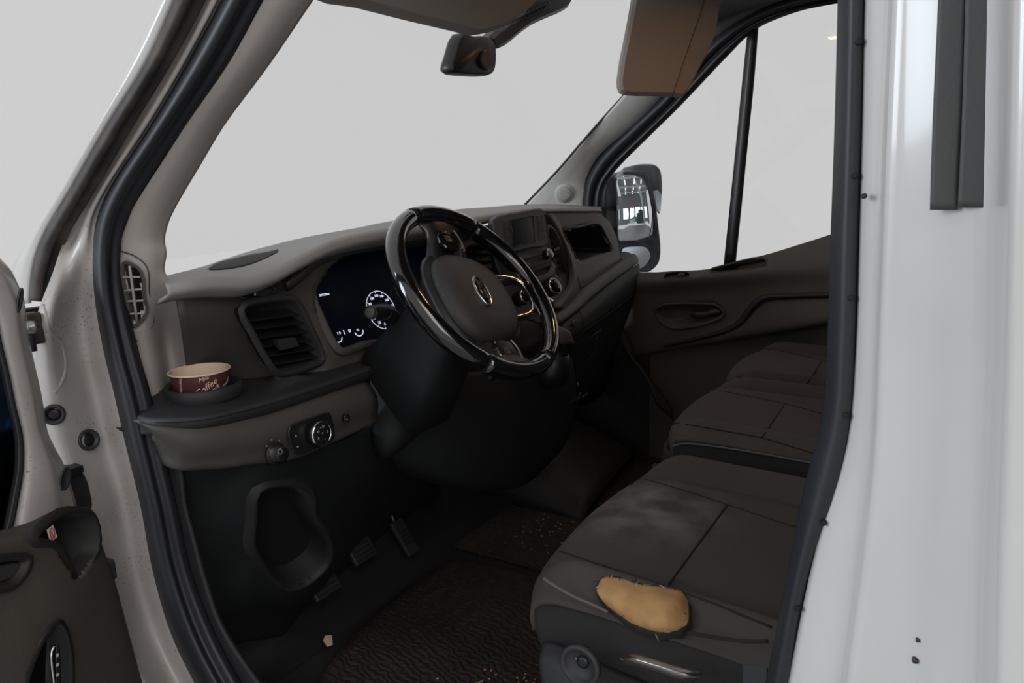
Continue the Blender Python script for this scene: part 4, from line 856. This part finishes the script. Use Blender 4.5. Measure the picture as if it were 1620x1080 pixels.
# ================================================================ STEERING WHEEL
wh = thing('steering_wheel', 'glossy black steering wheel turned a quarter, with airbag pad and chrome trims', 'steering wheel', tuple(WC))
ph = math.radians(77)
U_, V_ = wa*math.cos(ph)+wb*math.sin(ph), -wa*math.sin(ph)+wb*math.cos(ph)
def W(u, v, h=0): return WC + U_*u + V_*v + wn*h
RM, RTt = .1745, .0165
def rimpt(a): return W(RM*math.cos(a), RM*math.sin(a)*(1 if math.sin(a) > -.5 else 1), .0)
def rim_arc(a0, a1, name, m, r, lab=None):
    n = max(6, int(abs(a1-a0)/4)); pts = [rimpt(math.radians(a0+(a1-a0)*k/n)) for k in range(n+1)]
    bm = bmesh.new(); loops = []
    for i in range(n+1):
        a = math.radians(a0+(a1-a0)*i/n); c = rimpt(a); ro = (c-WC).normalized()
        loops.append([c + ro*(math.cos(t)*r*1.0) + wn*(math.sin(t)*r*1.15) for t in [2*math.pi*k/18 for k in range(18)]])
    return link(name, fixn(loft_bm(loops, True, True, bm)), m, wh, label=lab)
rim_arc(28, 152, 'rim_section', 'gloss', RTt, 'piano black left section of the rim')
rim_arc(-152, -28, 'rim_section', 'gloss', RTt, 'piano black right section of the rim')
rim_arc(152.6, 207.4, 'rim_section', 'gloss', RTt*1.0, 'bottom grip of the rim')
rim_arc(-27.4, 27.4, 'rim_section', 'gloss', RTt*1.0, 'top grip of the rim')
for a in (28, 152, -152, -28): rim_arc(a-.5, a+.5, 'rim_joint', 'black', RTt*1.008)
# hub dish
hub = []
def supere(a, ru, rv, e): 
    c, s = math.cos(a), math.sin(a); return 1.09*ru*math.copysign(abs(c)**e, c)-.006, 1.13*rv*math.copysign(abs(s)**e, s)-.013
def hl(ru, rv, e, h, dv=0, n=48): return [W(*(lambda q: (q[0]*(1-.10*(-q[1]/rv if q[1] < 0 else 0)), q[1]+dv))(supere(2*math.pi*k/n, ru, rv, e)), h-.036) for k in range(n)]
link('hub_shell', fixn(loft_bm([hl(.055, .055, .8, -.05), hl(.088, .080, .75, -.02), hl(.104, .090, .7, .0), hl(.100, .088, .7, .010)], True, True)), 'leather', wh)
link('airbag_pad', fixn(loft_bm([hl(.084, .074, .72, .004, .002), hl(.090, .079, .72, .012, .002), hl(.088, .077, .74, .024, .002), hl(.078, .068, .76, .034, .002), hl(.055, .048, .85, .041, .002), hl(.028, .025, 1, .0435, .002)], True, True)), 'pad', wh, label='dark grey airbag pad')
# emblem
ec = (-.010, .004)
def ov(ru, rv, h, n=40): return [W(ec[0]+ru*math.cos(2*math.pi*k/n), ec[1]+rv*math.sin(2*math.pi*k/n), h-.036) for k in range(n)]
eb = link('oval_emblem', fixn(loft_bm([ov(.0315, .0145, .042), ov(.0315, .0145, .0462), ov(.0300, .013, .0474)], True, True)), 'screen', wh, label='oval emblem with chrome border and script lettering')
link('emblem_border', fixn(loft_bm([ov(.033, .016, .043), ov(.0335, .0165, .0465), ov(.032, .015, .0485), ov(.0295, .0125, .0475)], False, False)), 'chrome', eb)
text_bm_obj('emblem_script', 'Ford', W(ec[0], ec[1], .0118), U_, V_, .0225, 'chrome', eb, .0006, .35)
text_bm_obj('airbag_lettering', 'AIRBAG', W(0, -.056, .0005), U_, V_, .008, 'dashd', wh, .0006)
tube('pad_crease', [W(-.05, .06, -.006), W(-.046, .052, -.002), W(-.042, .058, -.003)], .0007, 'dash', wh, 1, 5)
# two side spokes with switch pods, one lower spoke with the chrome loop
for s in (1, -1):
    patch('spoke', [[W(s*u, v, h-.034*max(0, min(1, (.150-u)/.06))) for u, v, h in r] for r in (
        [(.080, .052, -.004), (.105, .046, -.002), (.130, .040, -.004), (.160, .052, -.010), (.172, .070, -.012)],
        [(.080, .030, .010), (.105, .030, .008), (.130, .026, .004), (.155, .030, .000), (.168, .034, .002)],
        [(.080, 0, .012), (.105, 0, .010), (.130, 0, .006), (.155, 0, .002), (.168, 0, .003)],
        [(.080, -.030, .010), (.105, -.034, .006), (.130, -.034, .002), (.152, -.040, -.002), (.162, -.052, .000)],
        [(.080, -.052, -.004), (.105, -.050, -.006), (.130, -.052, -.008), (.150, -.066, -.012), (.158, -.082, -.012)])], 'satin', wh, 4, 4, .014)
    _W = W; so = .010 if s < 0 else 0
    pod = plate('switch_pod', [W(s*(u+so), v, -0.010) for u, v in ((.098, .020), (.112, .026), (.140, .022), (.147, .004), (.140, -.020), (.112, -.022), (.098, -.014))], 'gloss', wh, .007, 0, 2, .002, label='glossy switch pod on the wheel spoke')
    tube('pod_trim', [W(s*(u+so), v, -0.002) for u, v in ((.098, -.020), (.112, -.027), (.128, -.027), (.146, -.022))], .0018, 'satinm', pod, 3, 8)
    tube('pod_trim', [W(s*(u+so), v, -0.006) for u, v in ((.096, -.028), (.112, -.034), (.130, -.034), (.148, -.030))], .0018, 'satinm', pod, 3, 8)
    plate('pod_button', [W(s*(u+so), v, -0.003) for u, v in ((.112, .012), (.128, .012), (.128, -.006), (.112, -.006))], 'satin', pod, .0014, 0, 0, .0005)
    plate('pod_button', [W(s*(u+so), v, -0.003) for u, v in ((.131, .014), (.141, .010), (.140, -.008), (.131, -.010))], 'satin', pod, .0014, 0, 0, .0005)
    for q, (uu, vv) in enumerate(((.116, .003), (.124, .003), (.136, .002))):
        text_bm_obj('button_symbol', '+<='[q], W(s*(uu+so), vv, -.0012), U_*s, V_*s, .007, 'ink', pod, .0002)
patch('lower_spoke', [[W(u, v, h-.034*max(0, min(1, (.155+v)/.07))) for u, v, h in r] for r in (
    [(-.052, -.072, .004), (-.050, -.10, .000), (-.052, -.130, -.004), (-.072, -.158, -.006)],
    [(-.040, -.074, .010), (-.038, -.10, .006), (-.040, -.128, .002), (-.052, -.160, .002)],
    [(-.036, -.076, .002), (-.032, -.10, -.002), (-.033, -.122, -.004), (-.030, -.164, -.004)])], 'satin', wh, 3, 4, .01)
patch('lower_spoke', [[W(-u, v, h-.034*max(0, min(1, (.155+v)/.07))) for u, v, h in r] for r in (
    [(-.052, -.072, .004), (-.050, -.10, .000), (-.052, -.130, -.004), (-.072, -.158, -.006)],
    [(-.040, -.074, .010), (-.038, -.10, .006), (-.040, -.128, .002), (-.052, -.160, .002)],
    [(-.036, -.076, .002), (-.032, -.10, -.002), (-.033, -.122, -.004), (-.030, -.164, -.004)])], 'satin', wh, 3, 4, .01)
patch('lower_spoke_web', [[W(u, v, h) for u, v, h in r] for r in (
    [(-.060, -.150, -.004), (-.03, -.146, .002), (0, -.145, .003), (.03, -.146, .002), (.060, -.150, -.004)],
    [(-.064, -.160, .002), (-.03, -.160, .008), (0, -.160, .008), (.03, -.160, .008), (.064, -.160, .002)],
    [(-.068, -.170, -.004), (-.03, -.174, .0), (0, -.175, .0), (.03, -.174, .0), (.068, -.170, -.004)])], 'gloss', wh, 3, 4, .01)
tube('chrome_loop', [W(u, v, h) for u, v, h in ((-.050, -.078, -.018), (-.047, -.10, -.012), (-.043, -.126, -.006), (-.033, -.142, -.002), (-.018, -.148, .0), (.018, -.148, .0), (.033, -.142, -.002), (.043, -.126, -.006), (.047, -.10, -.012), (.050, -.078, -.018))], .0035, 'chrome', wh, 5, 10, label='chrome trim loop of the lower spoke')
tube('stitching', [W(.112, .062, .0), W(.128, .056, .0), W(.146, .060, -.004)], .0011, 'ink', wh, 4, 6)
# ================================================================ SEATS
def cushion(parent, x0, x1, yb, zt, bl, br, m, bul=.032, nose=.035, drop=.13, yf=.482, seam_y=.285):
    """x0..x1 are the seams of the centre panel, bl / br the outer bolster edges"""
    xs = [(bl, -.012, 'e'), (bl+.012, .0, 's'), (bl+(x0-bl)*.5, bul, 'b'), (x0-.008, .006, 'b'), (x0, -.002, 'g'), (x0+.014, .003, 'c'), ((x0+x1)/2, .010, 'c'), (x1-.014, .003, 'c'), (x1, -.002, 'g'), (x1+.010, .006, 'b'), (x1+(br-x1)*.55, bul, 'b'), (br-.012, 0, 's'), (br, -.012, 'e')]
    ys = [(yf+.012, -.055), (yf+.016, -.035), (yf+.010, -.014), (yf-.012, .0), (yf-.05, .006), (yf-.12, .006), (seam_y+.02, .004), (seam_y-.02, .003), (seam_y-.1, .0), (yb+.08, -.012), (yb, -.022)]
    rows = []
    for y, dz in ys:
        r = []
        for x, bz, k in xs:
            f = 1 if y < yf-.03 else (.55 if y < yf else .2)
            z = zt+dz+bz*f
            g = max(0, min(1, (y-(yf-.20))/.17)); g = g*g*(3-2*g)
            yy = y - .045*g*abs((x-(x0+x1)/2)/((br-bl)/2))**3
            r.append(V((x, yy, z)))
        rows.append(r)
    return rows
ds = thing('driver_seat', 'worn driver seat of dark cloth with yellow foam showing through a tear', 'seat', (-.44, .2, .62))
tear = [(945, 928), (947, 919), (953, 912), (960, 914), (966, 910), (980, 913), (990, 919), (1005, 920), (1020, 926), (1036, 925), (1050, 929), (1063, 929), (1076, 936), (1082, 948), (1089, 957), (1086, 970), (1088, 984), (1077, 992), (1074, 998), (1056, 997), (1040, 1001), (1024, 993), (1012, 992), (1000, 982), (985, 976), (972, 964), (960, 958), (955, 948), (948, 943)]
sx0, sx1 = -.632, -.268
rows = cushion(ds, sx0, sx1, -.02, 1.003, -.712, -.185, 'seatw')
sc_ = patch('seat_cushion', rows, 'seatw', ds, 5, 5, .012, label='dark cloth seat cushion with a pale worn patch', face=V((-.4, .2, 3)))
def ysurf(x, y, rows):
    best = None
    for r in rows:
        for p in r:
            d = (p.x-x)**2+(p.y-y)**2
            if best is None or d < best[0]: best = (d, p.z)
    return best[1]
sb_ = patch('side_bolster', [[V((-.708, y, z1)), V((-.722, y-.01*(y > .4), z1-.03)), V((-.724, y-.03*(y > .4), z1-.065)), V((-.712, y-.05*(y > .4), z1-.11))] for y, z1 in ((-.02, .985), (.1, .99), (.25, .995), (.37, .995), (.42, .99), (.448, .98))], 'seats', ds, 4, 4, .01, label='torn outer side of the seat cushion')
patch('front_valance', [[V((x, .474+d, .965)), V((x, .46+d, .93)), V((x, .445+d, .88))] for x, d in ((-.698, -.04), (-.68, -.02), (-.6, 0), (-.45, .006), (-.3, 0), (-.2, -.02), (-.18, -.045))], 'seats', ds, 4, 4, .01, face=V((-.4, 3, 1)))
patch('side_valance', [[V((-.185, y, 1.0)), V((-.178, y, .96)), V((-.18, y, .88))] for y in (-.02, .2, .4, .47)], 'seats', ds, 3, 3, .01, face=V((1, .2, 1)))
tube('piping', [PL(px, py, (-.717, 0, 0), (1, 0, 0)) for px, py in ((860, 914), (866, 919), (874, 924), (905, 942), (940, 957), (962, 968))], .0022, 'pipe', ds, 4, 6)
tube('piping', [PL(px, py, (-.717, 0, 0), (1, 0, 0)) for px, py in ((1088, 1000), (1130, 1008), (1180, 1014), (1215, 1014))], .0022, 'seam', ds, 4, 6)
def T(px, py, o=0): return PL(px, py, V((-.700, .3, 1.0))+V((-.72, 0, .69))*o, V((-.72, 0, .69)).normalized())
TP = hit([sc_, sb_], 1000, 945, .0)
def tsurf(px, py, o): return PL(px, py, TP+TN*(o+.003), TN)
TN = V((-.62, 0, .78)).normalized()
tp_ = [tsurf(*p, .006) for p in tear]
patch('exposed_foam', [[tsurf(*p[:2], p[2]) for p in r] for r in (
    [(945, 928, .004), (952, 914, .004), (975, 912, .003), (1010, 922, .003), (1050, 927, .003), (1078, 935, .003), (1088, 950, .003)],
    [(944, 934, .012), (965, 930, .018), (990, 936, .020), (1020, 946, .019), (1050, 950, .022), (1074, 952, .016), (1090, 962, .006)],
    [(950, 946, .012), (972, 952, .020), (998, 960, .022), (1025, 970, .021), (1052, 972, .024), (1074, 972, .016), (1090, 975, .006)],
    [(960, 958, .006), (982, 970, .012), (1005, 982, .012), (1030, 990, .014), (1055, 992, .014), (1072, 990, .010), (1088, 988, .003)],
    [(965, 962, .001), (985, 978, .001), (1008, 991, .001), (1035, 1000, .001), (1058, 1002, .001), (1074, 998, .001), (1086, 990, .001)])], 'foam', ds, 6, 6, .01, label='bulging yellow brown foam in the torn seat side')
ring('torn_edge', tp_, [(-.004, -.014), (-.0025, -.004), (.0, -.001), (.0015, -.006)], 'seats', ds, 1)
random.seed(3)
for k in range(16):
    i = random.randrange(len(tear)); px, py = tear[i]; px += random.uniform(-5, 5); py += random.uniform(-2, 3)
    p = tsurf(px, py, .012); q = p+V((random.uniform(-.004, .004), random.uniform(-.008, .008), random.uniform(-.008, .006)))
    tube('loose_thread', [p, (p+q)/2+V((0, .001, .002)), q], .0005, 'ink' if k % 2 else 'seam', ds, 2, 4)
def seam(obj, par, pts, r=.0024, m='seam', name='seam'):
    P = []
    for (a, b) in zip(pts, pts[1:]):
        for k in range(6): t = k/6; P.append(hit(obj, a[0]+(b[0]-a[0])*t, a[1]+(b[1]-a[1])*t, .0002))
    P.append(hit(obj, *pts[-1], .0002)); r *= .62; tube(name, P, r, m, par, 1, 6)
seam(sc_, ds, ((874, 868), (960, 897), (1046, 925), (1130, 955), (1221, 992))); seam(sc_, ds, ((992, 750), (1080, 775), (1150, 798), (1261, 835), (1310, 852)))
seam(sc_, ds, ((1056, 927), (1104, 861), (1151, 798)), .0028)
# plastic base with recliner handle and round adjuster
patch('seat_base', [[V(p) for p in r] for r in (
    [(-.725, .425, .945), (-.728, .40, .950), (-.728, .33, .940), (-.728, .27, .935), (-.728, .20, .930), (-.728, .10, .935), (-.728, .0, .935)],
    [(-.748, .42, .935), (-.755, .385, .940), (-.755, .33, .930), (-.755, .27, .925), (-.755, .20, .915), (-.755, .10, .92), (-.755, .0, .92)],
    [(-.758, .412, .905), (-.766, .375, .905), (-.766, .33, .90), (-.766, .27, .895), (-.766, .20, .885), (-.766, .10, .885), (-.766, .0, .885)],
    [(-.752, .402, .85), (-.765, .37, .85), (-.768, .33, .85), (-.768, .27, .845), (-.768, .20, .84), (-.768, .10, .84), (-.768, .0, .84)],
    [(-.745, .392, .80), (-.76, .36, .79), (-.76, .33, .79), (-.76, .27, .79), (-.76, .20, .79), (-.76, .10, .79), (-.76, .0, .79)])], 'base', ds, 5, 5, .01, label='grey black plastic side cover of the seat base')
patch('seat_base_front', [[V((-.745, .415, .93)), V((-.6, .435, .93)), V((-.3, .435, .93)), V((-.2, .415, .93))], [V((-.745, .39, .80)), V((-.6, .40, .80)), V((-.3, .40, .80)), V((-.2, .39, .80))]], 'base', ds, 3, 2, .01, face=V((-.4, 3, 1)))
box('seat_pedestal', (-.46, .20, .71), (.44, .40, .20), 'black', ds, b=.02)
kx = lathe('height_adjuster', X(918, 1052, -.768), (-1, 0, .06), [(.0265, -.004), (.0265, .003), (.024, .005), (.0205, .003), (.0195, -.010), (.008, -.012)], 'base', ds, 32, label='round black adjuster on the seat base')
lathe('adjuster_cap', X(920, 1049, -.768), (-1, 0, .06), [(.009, -.012), (.008, -.002), (.004, 0)], 'satin', kx, 16)
for px, py in ((924, 1062), (912, 1042)): lathe('adjuster_screw', X(px, py, -.763), (-1, 0, .06), [(.0022, 0), (.002, .0015)], 'satinm', kx, 8)
patch('recliner_handle', [[X(981, 1036, -.772), X(1000, 1033, -.780), X(1045, 1045, -.784), X(1090, 1058, -.784), X(1112, 1064, -.776)],
      [X(982, 1042, -.782), X(1000, 1042, -.792), X(1045, 1054, -.797), X(1085, 1067, -.797), X(1105, 1072, -.786)],
      [X(988, 1050, -.780), X(1004, 1054, -.788), X(1042, 1066, -.792), X(1075, 1078, -.792), X(1092, 1082, -.782)]], 'satinm', ds, 4, 4, .008, label='silver grey recliner handle')
plate('base_cover', [X(*p, -.772) for p in ((1176, 1048), (1215, 1054), (1215, 1100), (1176, 1100))], 'base', ds, .004, 0, 0, .001)
rl = box('seat_rail', (-.665, .40, .735), (.05, .34, .03), 'satin', ds, b=.004)
box('rail_end', (-.665, .575, .745), (.045, .03, .04), 'satin', rl, b=.004)
tube('release_bar', [V((-.69, .54, .745)), V((-.695, .60, .75)), V((-.66, .615, .752)), V((-.62, .60, .75))], .006, 'satinm', rl, 4, 8)
# backrest (behind the white pillar from the photograph's side)
def backrest(par, xa, xb, zt, m):
    rows = []
    for z, y, w_ in ((zt-.04, -.02, 1), (zt+.06, -.01, 1), (zt+.25, -.05, 1), (zt+.45, -.09, .96), (zt+.58, -.12, .85), (zt+.61, -.15, .7)):
        c = (xa+xb)/2; h = (xb-xa)/2*w_
        rows.append([V((c-h, y-.06, z)), V((c-h*.95, y+.01, z)), V((c-h*.7, y+.02, z)), V((c, y-.005, z)), V((c+h*.7, y+.02, z)), V((c+h*.95, y+.01, z)), V((c+h, y-.06, z))])
    patch('backrest', rows, m, par, 4, 4, .09, face=V((0, 3, 1.3)))
    c = (xa+xb)/2
    link('headrest', fixn(loft_bm([[V((c+math.cos(t)*.12*k, -.17+math.sin(t)*.045*k, zt+.66+dz)) for t in [2*math.pi*i/20 for i in range(20)]] for k, dz in ((.5, -.02), (.9, -.005), (1, .03), (1, .12), (.9, .15), (.5, .165))], True, True)), m, par)
backrest(ds, -.70, -.19, 1.0, 'seatw')
# passenger bench
pb = thing('passenger_bench', 'double passenger seat bench of dark cloth beyond the driver seat', 'seat', (.4, .2, .62))
def bench_cushion(x0, x1, bl, br, zt, lab):
    r = cushion(pb, x0, x1, -.02, zt, bl, br, 'seat', .020, drop=.13, yf=.500, seam_y=.29)
    c = patch('seat_cushion', r, 'seat', pb, 5, 5, .012, label=lab, face=V((.4, .2, 3)))
    return c
bc1 = bench_cushion(.005, .305, -.085, .385, 1.028, 'middle passenger seat cushion nearest the driver seat')
bc2 = bench_cushion(.455, .765, .388, .82, 1.034, 'outer passenger seat cushion beside the door')
tube('piping', [V((-.088, y, z)) for y, z in ((.0, 1.0), (.2, 1.014), (.35, 1.018), (.44, 1.014), (.465, 1.005))], .0024, 'pipe', pb, 4, 6)
seam(bc1, bc1, ((1052, 665), (1120, 677), (1205, 692), (1297, 720), (1325, 730))); seam(bc1, bc1, ((1205, 693), (1240, 641)), .0026); seam(bc1, bc1, ((1119, 614), (1180, 626), (1240, 638), (1303, 655), (1325, 661)))
seam(bc2, bc2, ((1132, 591), (1200, 600), (1303, 627))); seam(bc2, bc2, ((1270, 617), (1300, 571))); seam(bc2, bc2, ((1196, 548), (1245, 557), (1293, 568), (1310, 573)))
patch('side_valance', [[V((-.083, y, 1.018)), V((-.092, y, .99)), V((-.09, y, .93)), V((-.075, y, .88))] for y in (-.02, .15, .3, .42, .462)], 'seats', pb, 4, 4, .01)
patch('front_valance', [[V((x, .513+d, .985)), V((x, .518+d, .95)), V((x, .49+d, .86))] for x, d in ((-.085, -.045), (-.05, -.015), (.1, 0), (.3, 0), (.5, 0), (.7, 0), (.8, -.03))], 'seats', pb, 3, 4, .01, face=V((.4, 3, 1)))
box('bench_pedestal', (.36, .20, .74), (.80, .44, .26), 'black', pb, b=.02)
backrest(pb, -.08, .38, 1.02, 'seat'); backrest(pb, .39, .81, 1.02, 'seat')
# ================================================================ FLOOR THINGS
fm = thing('floor_mat', 'worn brown ribbed rubber floor mat in the driver footwell', 'floor mat', (-.4, .8, .60))
patch('mat', [[V(p) for p in r] for r in (
    [(-.74, .40, .606), (-.6, .40, .608), (-.4, .40, .606), (-.2, .40, .606), (-.08, .40, .606)],
    [(-.75, .65, .606), (-.6, .65, .612), (-.4, .65, .607), (-.2, .65, .612), (-.08, .65, .607)],
    [(-.72, .85, .606), (-.6, .86, .610), (-.4, .88, .608), (-.2, .88, .614), (-.08, .88, .607)],
    [(-.66, .98, .606), (-.55, 1.02, .616), (-.4, 1.05, .614), (-.2, 1.06, .612), (-.10, 1.05, .608)])], 'matrib', fm, 6, 6, .006, face=V((-.4, .5, 4)))
pmat = thing('passenger_floor_mat', 'dusty brown floor mat in the passenger footwell', 'floor mat', (.3, .8, .60))
patch('mat', [[V((x, y, .606)) for x in (-.04, .2, .5, .78)] for y in (.45, .7, 1.0, 1.15)], 'matrib', pmat, 5, 5, .006, face=V((0, .5, 4)))
patch('tunnel_cover', [[V(p) for p in r] for r in (
    [(.26, .85, .607), (.32, .84, .64), (.55, .86, .65), (.75, .88, .64), (.80, .9, .607)],
    [(.26, 1.0, .607), (.32, 1.0, .70), (.55, 1.02, .73), (.75, 1.02, .70), (.80, 1.02, .607)],
    [(.26, 1.3, .607), (.32, 1.3, .80), (.55, 1.3, .83), (.75, 1.3, .80), (.80, 1.3, .607)])], 'doordark', body, 4, 4, .01, label='raised dark footwell moulding on the passenger side', face=V((0, .5, 4)))
patch('toe_board', [[V((x, 1.08, .602)), V((x, 1.22, .66)), V((x, 1.40, .86)), V((x, 1.47, 1.1))] for x in (-.82, -.4, 0, .4, .82)], 'floor', body, 3, 4, .01, face=V((0, 0, 1.5)))
patch('sill_carpet', [[V((-.845, y, .76-.1*(y < .9))), V((-.80, y, .75-.1*(y < .9))), V((-.76, y, .68-.05*(y < .9))), V((-.72, y, .604))] for y in (.3, .6, .9, 1.05, 1.2)], 'floor', body, 4, 4, .01, face=V((0, .5, 4)))
for k, (px, py, y, lb_) in enumerate(((572, 872, 1.16, 'middle'), (512, 925, 1.12, 'left'), (640, 850, 1.15, 'right'))):
    p = Y(px, py, y)
    t = thing('foot_pedal', ['brake pedal, middle of the three black rubber faced pedals', 'clutch pedal, nearest the storage pocket of the three pedals', 'accelerator pedal, farthest from the doorway of the three pedals'][k], 'pedal', tuple(p))
    rot = Matrix.Rotation(math.radians(-35), 3, 'X')
    bev(link('pedal_pad', box_bm(p, (.075 if k < 2 else .045, .014, .05 if k < 2 else .10), rot), 'dashd', t, False), .004)
    for q in (-1.5, -.5, .5, 1.5): bev(link('pad_rib', box_bm(p+rot@V((0, -.009, q*.011)), (.062 if k < 2 else .036, .005, .004), rot), 'knee', t, False), .001)
    tube('pedal_arm', [p+V((0, .015, 0)), p+V((.01, .06, .08)), p+V((.02, .10, .22))], .008, 'satin', t, 3, 8)
sc = Z(519, 1016, .625)
tag(plate('paper_scrap', [sc+V(q) for q in ((-.012, -.010, 0), (-.002, -.016, .001), (.018, .006, .004), (.008, .016, .006), (-.004, .010, .003))], 'paper', None, .0012, .0, 0, .0003), 'small torn scrap of pale paper on the edge of the driver floor mat', 'paper scrap')
bm = bmesh.new(); random.seed(11)
for k in range(150):
    if k < 90: c = V((random.gauss(-.47, .06), random.gauss(.62, .05), .6145))
    else: c = V((random.uniform(.02, .25), random.uniform(.78, .98), .6105))
    box_bm(c, (random.uniform(.0015, .0045), random.uniform(.001, .003), .0012), Matrix.Rotation(random.random()*3, 3, 'Z'), bm)
cr_ = link('floor_crumbs', bm, 'crumbs', None, False); cr_['kind'] = 'stuff'; tag(cr_, 'scattered pale crumbs and grit on the brown floor mats', 'crumbs')
# ================================================================ PAPER CUP
cp_ = thing('paper_cup', 'brown paper coffee cup with cream rim standing in the side cup holder', 'cup', tuple(CC+V((0, 0, -.028))))
RZ = Y(316, 585, CC.y).z - CC.z; RR = 45/F_PX*DC
prof = lambda h: RR-.001-(RZ-h)*.14
lathe('cup_wall', CC, (0, 0, 1), [(prof(-.028)-.002, -.028), (prof(-.028), -.027), (prof(RZ-.002), RZ-.002)], 'cup', cp_, 56, cap1=False)
lathe('cup_inside', CC, (0, 0, 1), [(prof(RZ)-.001, RZ), (prof(RZ-.02)-.001, RZ-.018), (prof(0)-.001, -.020), (.02, -.0205)], 'cupin', cp_, 56, cap0=False)
link('cup_rim', fixn(tube_bm([CC+V((math.cos(t)*RR, math.sin(t)*RR, RZ)) for t in [2*math.pi*k/56 for k in range(56)]], .0016, 8, closed=True)), 'cupin', cp_, label='rolled cream rim')
def wrap(s, ang, h, size, tilt, m='cupin'):
    o = text_bm_obj('cup_lettering', s, V((0, 0, 0)), (1, 0, 0), (0, 1, 0), size, m, cp_, .0001, .3)
    ct, st_ = math.cos(tilt), math.sin(tilt)
    for v in o.data.vertices:
        x, y = v.co.x*ct-v.co.y*st_, v.co.x*st_+v.co.y*ct
        z = h+y; r = prof(z)+.0005+v.co.z; a = ang+x/RR
        v.co = CC+V((math.cos(a)*r, math.sin(a)*r, z))
    return o
d0 = math.atan2(CAM.y-CC.y, CAM.x-CC.x)
wrap('Coffee', d0+.14, RZ-.0215, .0155, .5); wrap('milk', d0+.48, RZ-.025, .0105, .4); wrap('Milk', d0+.10, RZ-.006, .010, .3)
wrap('Cappuccino', d0-.78, RZ-.022, .0085, 1.35); wrap('Cream', d0+1.05, RZ-.022, .010, .6)
# ================================================================ OVERHEAD
dv = thing('sun_visor', 'driver side sun visor, grey brown, folded down against the windscreen header', 'sun visor', tuple(Y(700, -60, .80)))
def vz(px, py, y): return Y(px, py, y)
dvp = [(440, -60), (496, -2), (560, 12), (640, 32), (717, 50), (742, 56), (763, 53), (790, 42), (812, 26), (832, 10), (850, -12), (880, -70), (700, -110)]
plate('visor_panel', [vz(*p, .78) for p in dvp], 'visor', dv, .022, 0, 3, .008)
tube('visor_pivot', [vz(880, -60, .80), vz(905, -75, .82)], .006, 'satin', dv, 1, 8)
pv = thing('sun_visor', 'passenger side sun visor, brown vinyl, hanging before the right windscreen pillar', 'sun visor', tuple(Y(1060, -40, .74)))
pvp = [(1003, -60), (998, 0), (987, 60), (975, 128), (978, 146), (990, 151), (1022, 152), (1060, 153), (1073, 155), (1080, 148), (1090, 132), (1103, 106), (1117, 80), (1126, 56), (1133, 13), (1145, -60)]
PVN = V((-.62, -.78, .05)).normalized(); PV0 = Y(1020, 80, .74)
def pv_(px, py, o=0): return PL(px, py, PV0+PVN*o, PVN)
plate('visor_panel', [pv_(*p) for p in pvp], 'visor', pv, .022, 0, 2, .007)
tube('visor_seam', [pv_(px, py, .0225) for px, py in ((1120, -40), (1113, 5), (1095, 58), (1078, 108), (1063, 153))], .0009, 'black', pv, 4, 5)
tube('visor_rod', [pv_(1130, 0, .02), pv_(1134, -50, .02)], .004, 'satin', pv, 1, 8)
mm = thing('overhead_camera_housing', 'black vented housing behind the windscreen top above the mirror', 'housing', tuple(Y(850, 10, .92)))
def hz(px, py, y=.90): return Y(px, py, y)
hp = [(760, 60), (790, 40), (812, 18), (835, -20), (890, -30), (890, 6), (880, 18), (853, 30), (827, 42), (805, 58), (785, 74), (766, 78)]
plate('housing_shell', [hz(*p) for p in hp], 'satin', mm, .03, 0, 2, .008)
for k in range(11):
    x = 796+k*6.6; y = 42-k*3.1
    tube('vent_rib', [hz(x, y, .868), hz(x+9, y-9, .868)], .0016, 'dashd', mm, 1, 5)
    if k < 9: tube('vent_rib', [hz(x+8, y+2, .868), hz(x+16, y-6, .868)], .0012, 'base', mm, 1, 5)
tube('mirror_arm_joint', [hz(800, 52, .89), hz(782, 68, .89), hz(764, 84, .89)], [.014, .012, .010], 'satin', mm, 3, 12)
im = thing('rear_view_mirror', 'black interior rear view mirror seen from behind, under the vented housing', 'rear view mirror', tuple(Y(742, 90, .88)))
mp_ = [(720, 54), (740, 58), (760, 58), (771, 68), (774, 90), (772, 112), (768, 119), (757, 121), (738, 120.5), (718, 119), (705, 115), (703, 106), (709, 84)]
Pm = spline([Y(*p, .86) for p in mp_], 3, True)
link('mirror_shell', fixn(loft_bm([inset(Pm, .005, .020), inset(Pm, .002, .016), inset(Pm, 0, .006), inset(Pm, .0, -.006), inset(Pm, .004, -.012)], True, True)), 'satin', im)
link('mirror_face', fixn(loft_bm([inset(Pm, .006, -.013), inset(Pm, .006, -.0145)], True, True)), 'screen', im, False)
plate('mirror_lever', [Y(*p, .838) for p in ((761, 82), (768, 79), (772, 84), (773, 104), (769, 112), (762, 108), (759, 98))], 'leather', im, .006, 0, 2, .002)
dl = thing('dome_lamp', 'small warm cabin lamp in the headliner', 'lamp', (.25, .40, 2.07))
box('lamp_base', (.25, .40, 2.075), (.16, .09, .02), 'liner', dl, b=.005)
box('lamp_lens', (.25, .40, 2.062), (.12, .06, .008), mat('warm_lens', (255, 200, 130), .3, emit=(255, 170, 90), estr=1.5), dl, b=.003)
l = bpy.data.lights.new('dome_light', 'AREA'); l.size = .06; l.energy = .8; l.color = (1.0, .50, .18)
lo = bpy.data.objects.new('dome_light', l); COL.objects.link(lo); lo.location = (.25, .40, 2.05)
for o in [o for o in bpy.data.objects if o.type == 'EMPTY' and not o.parent]: adopt(o)
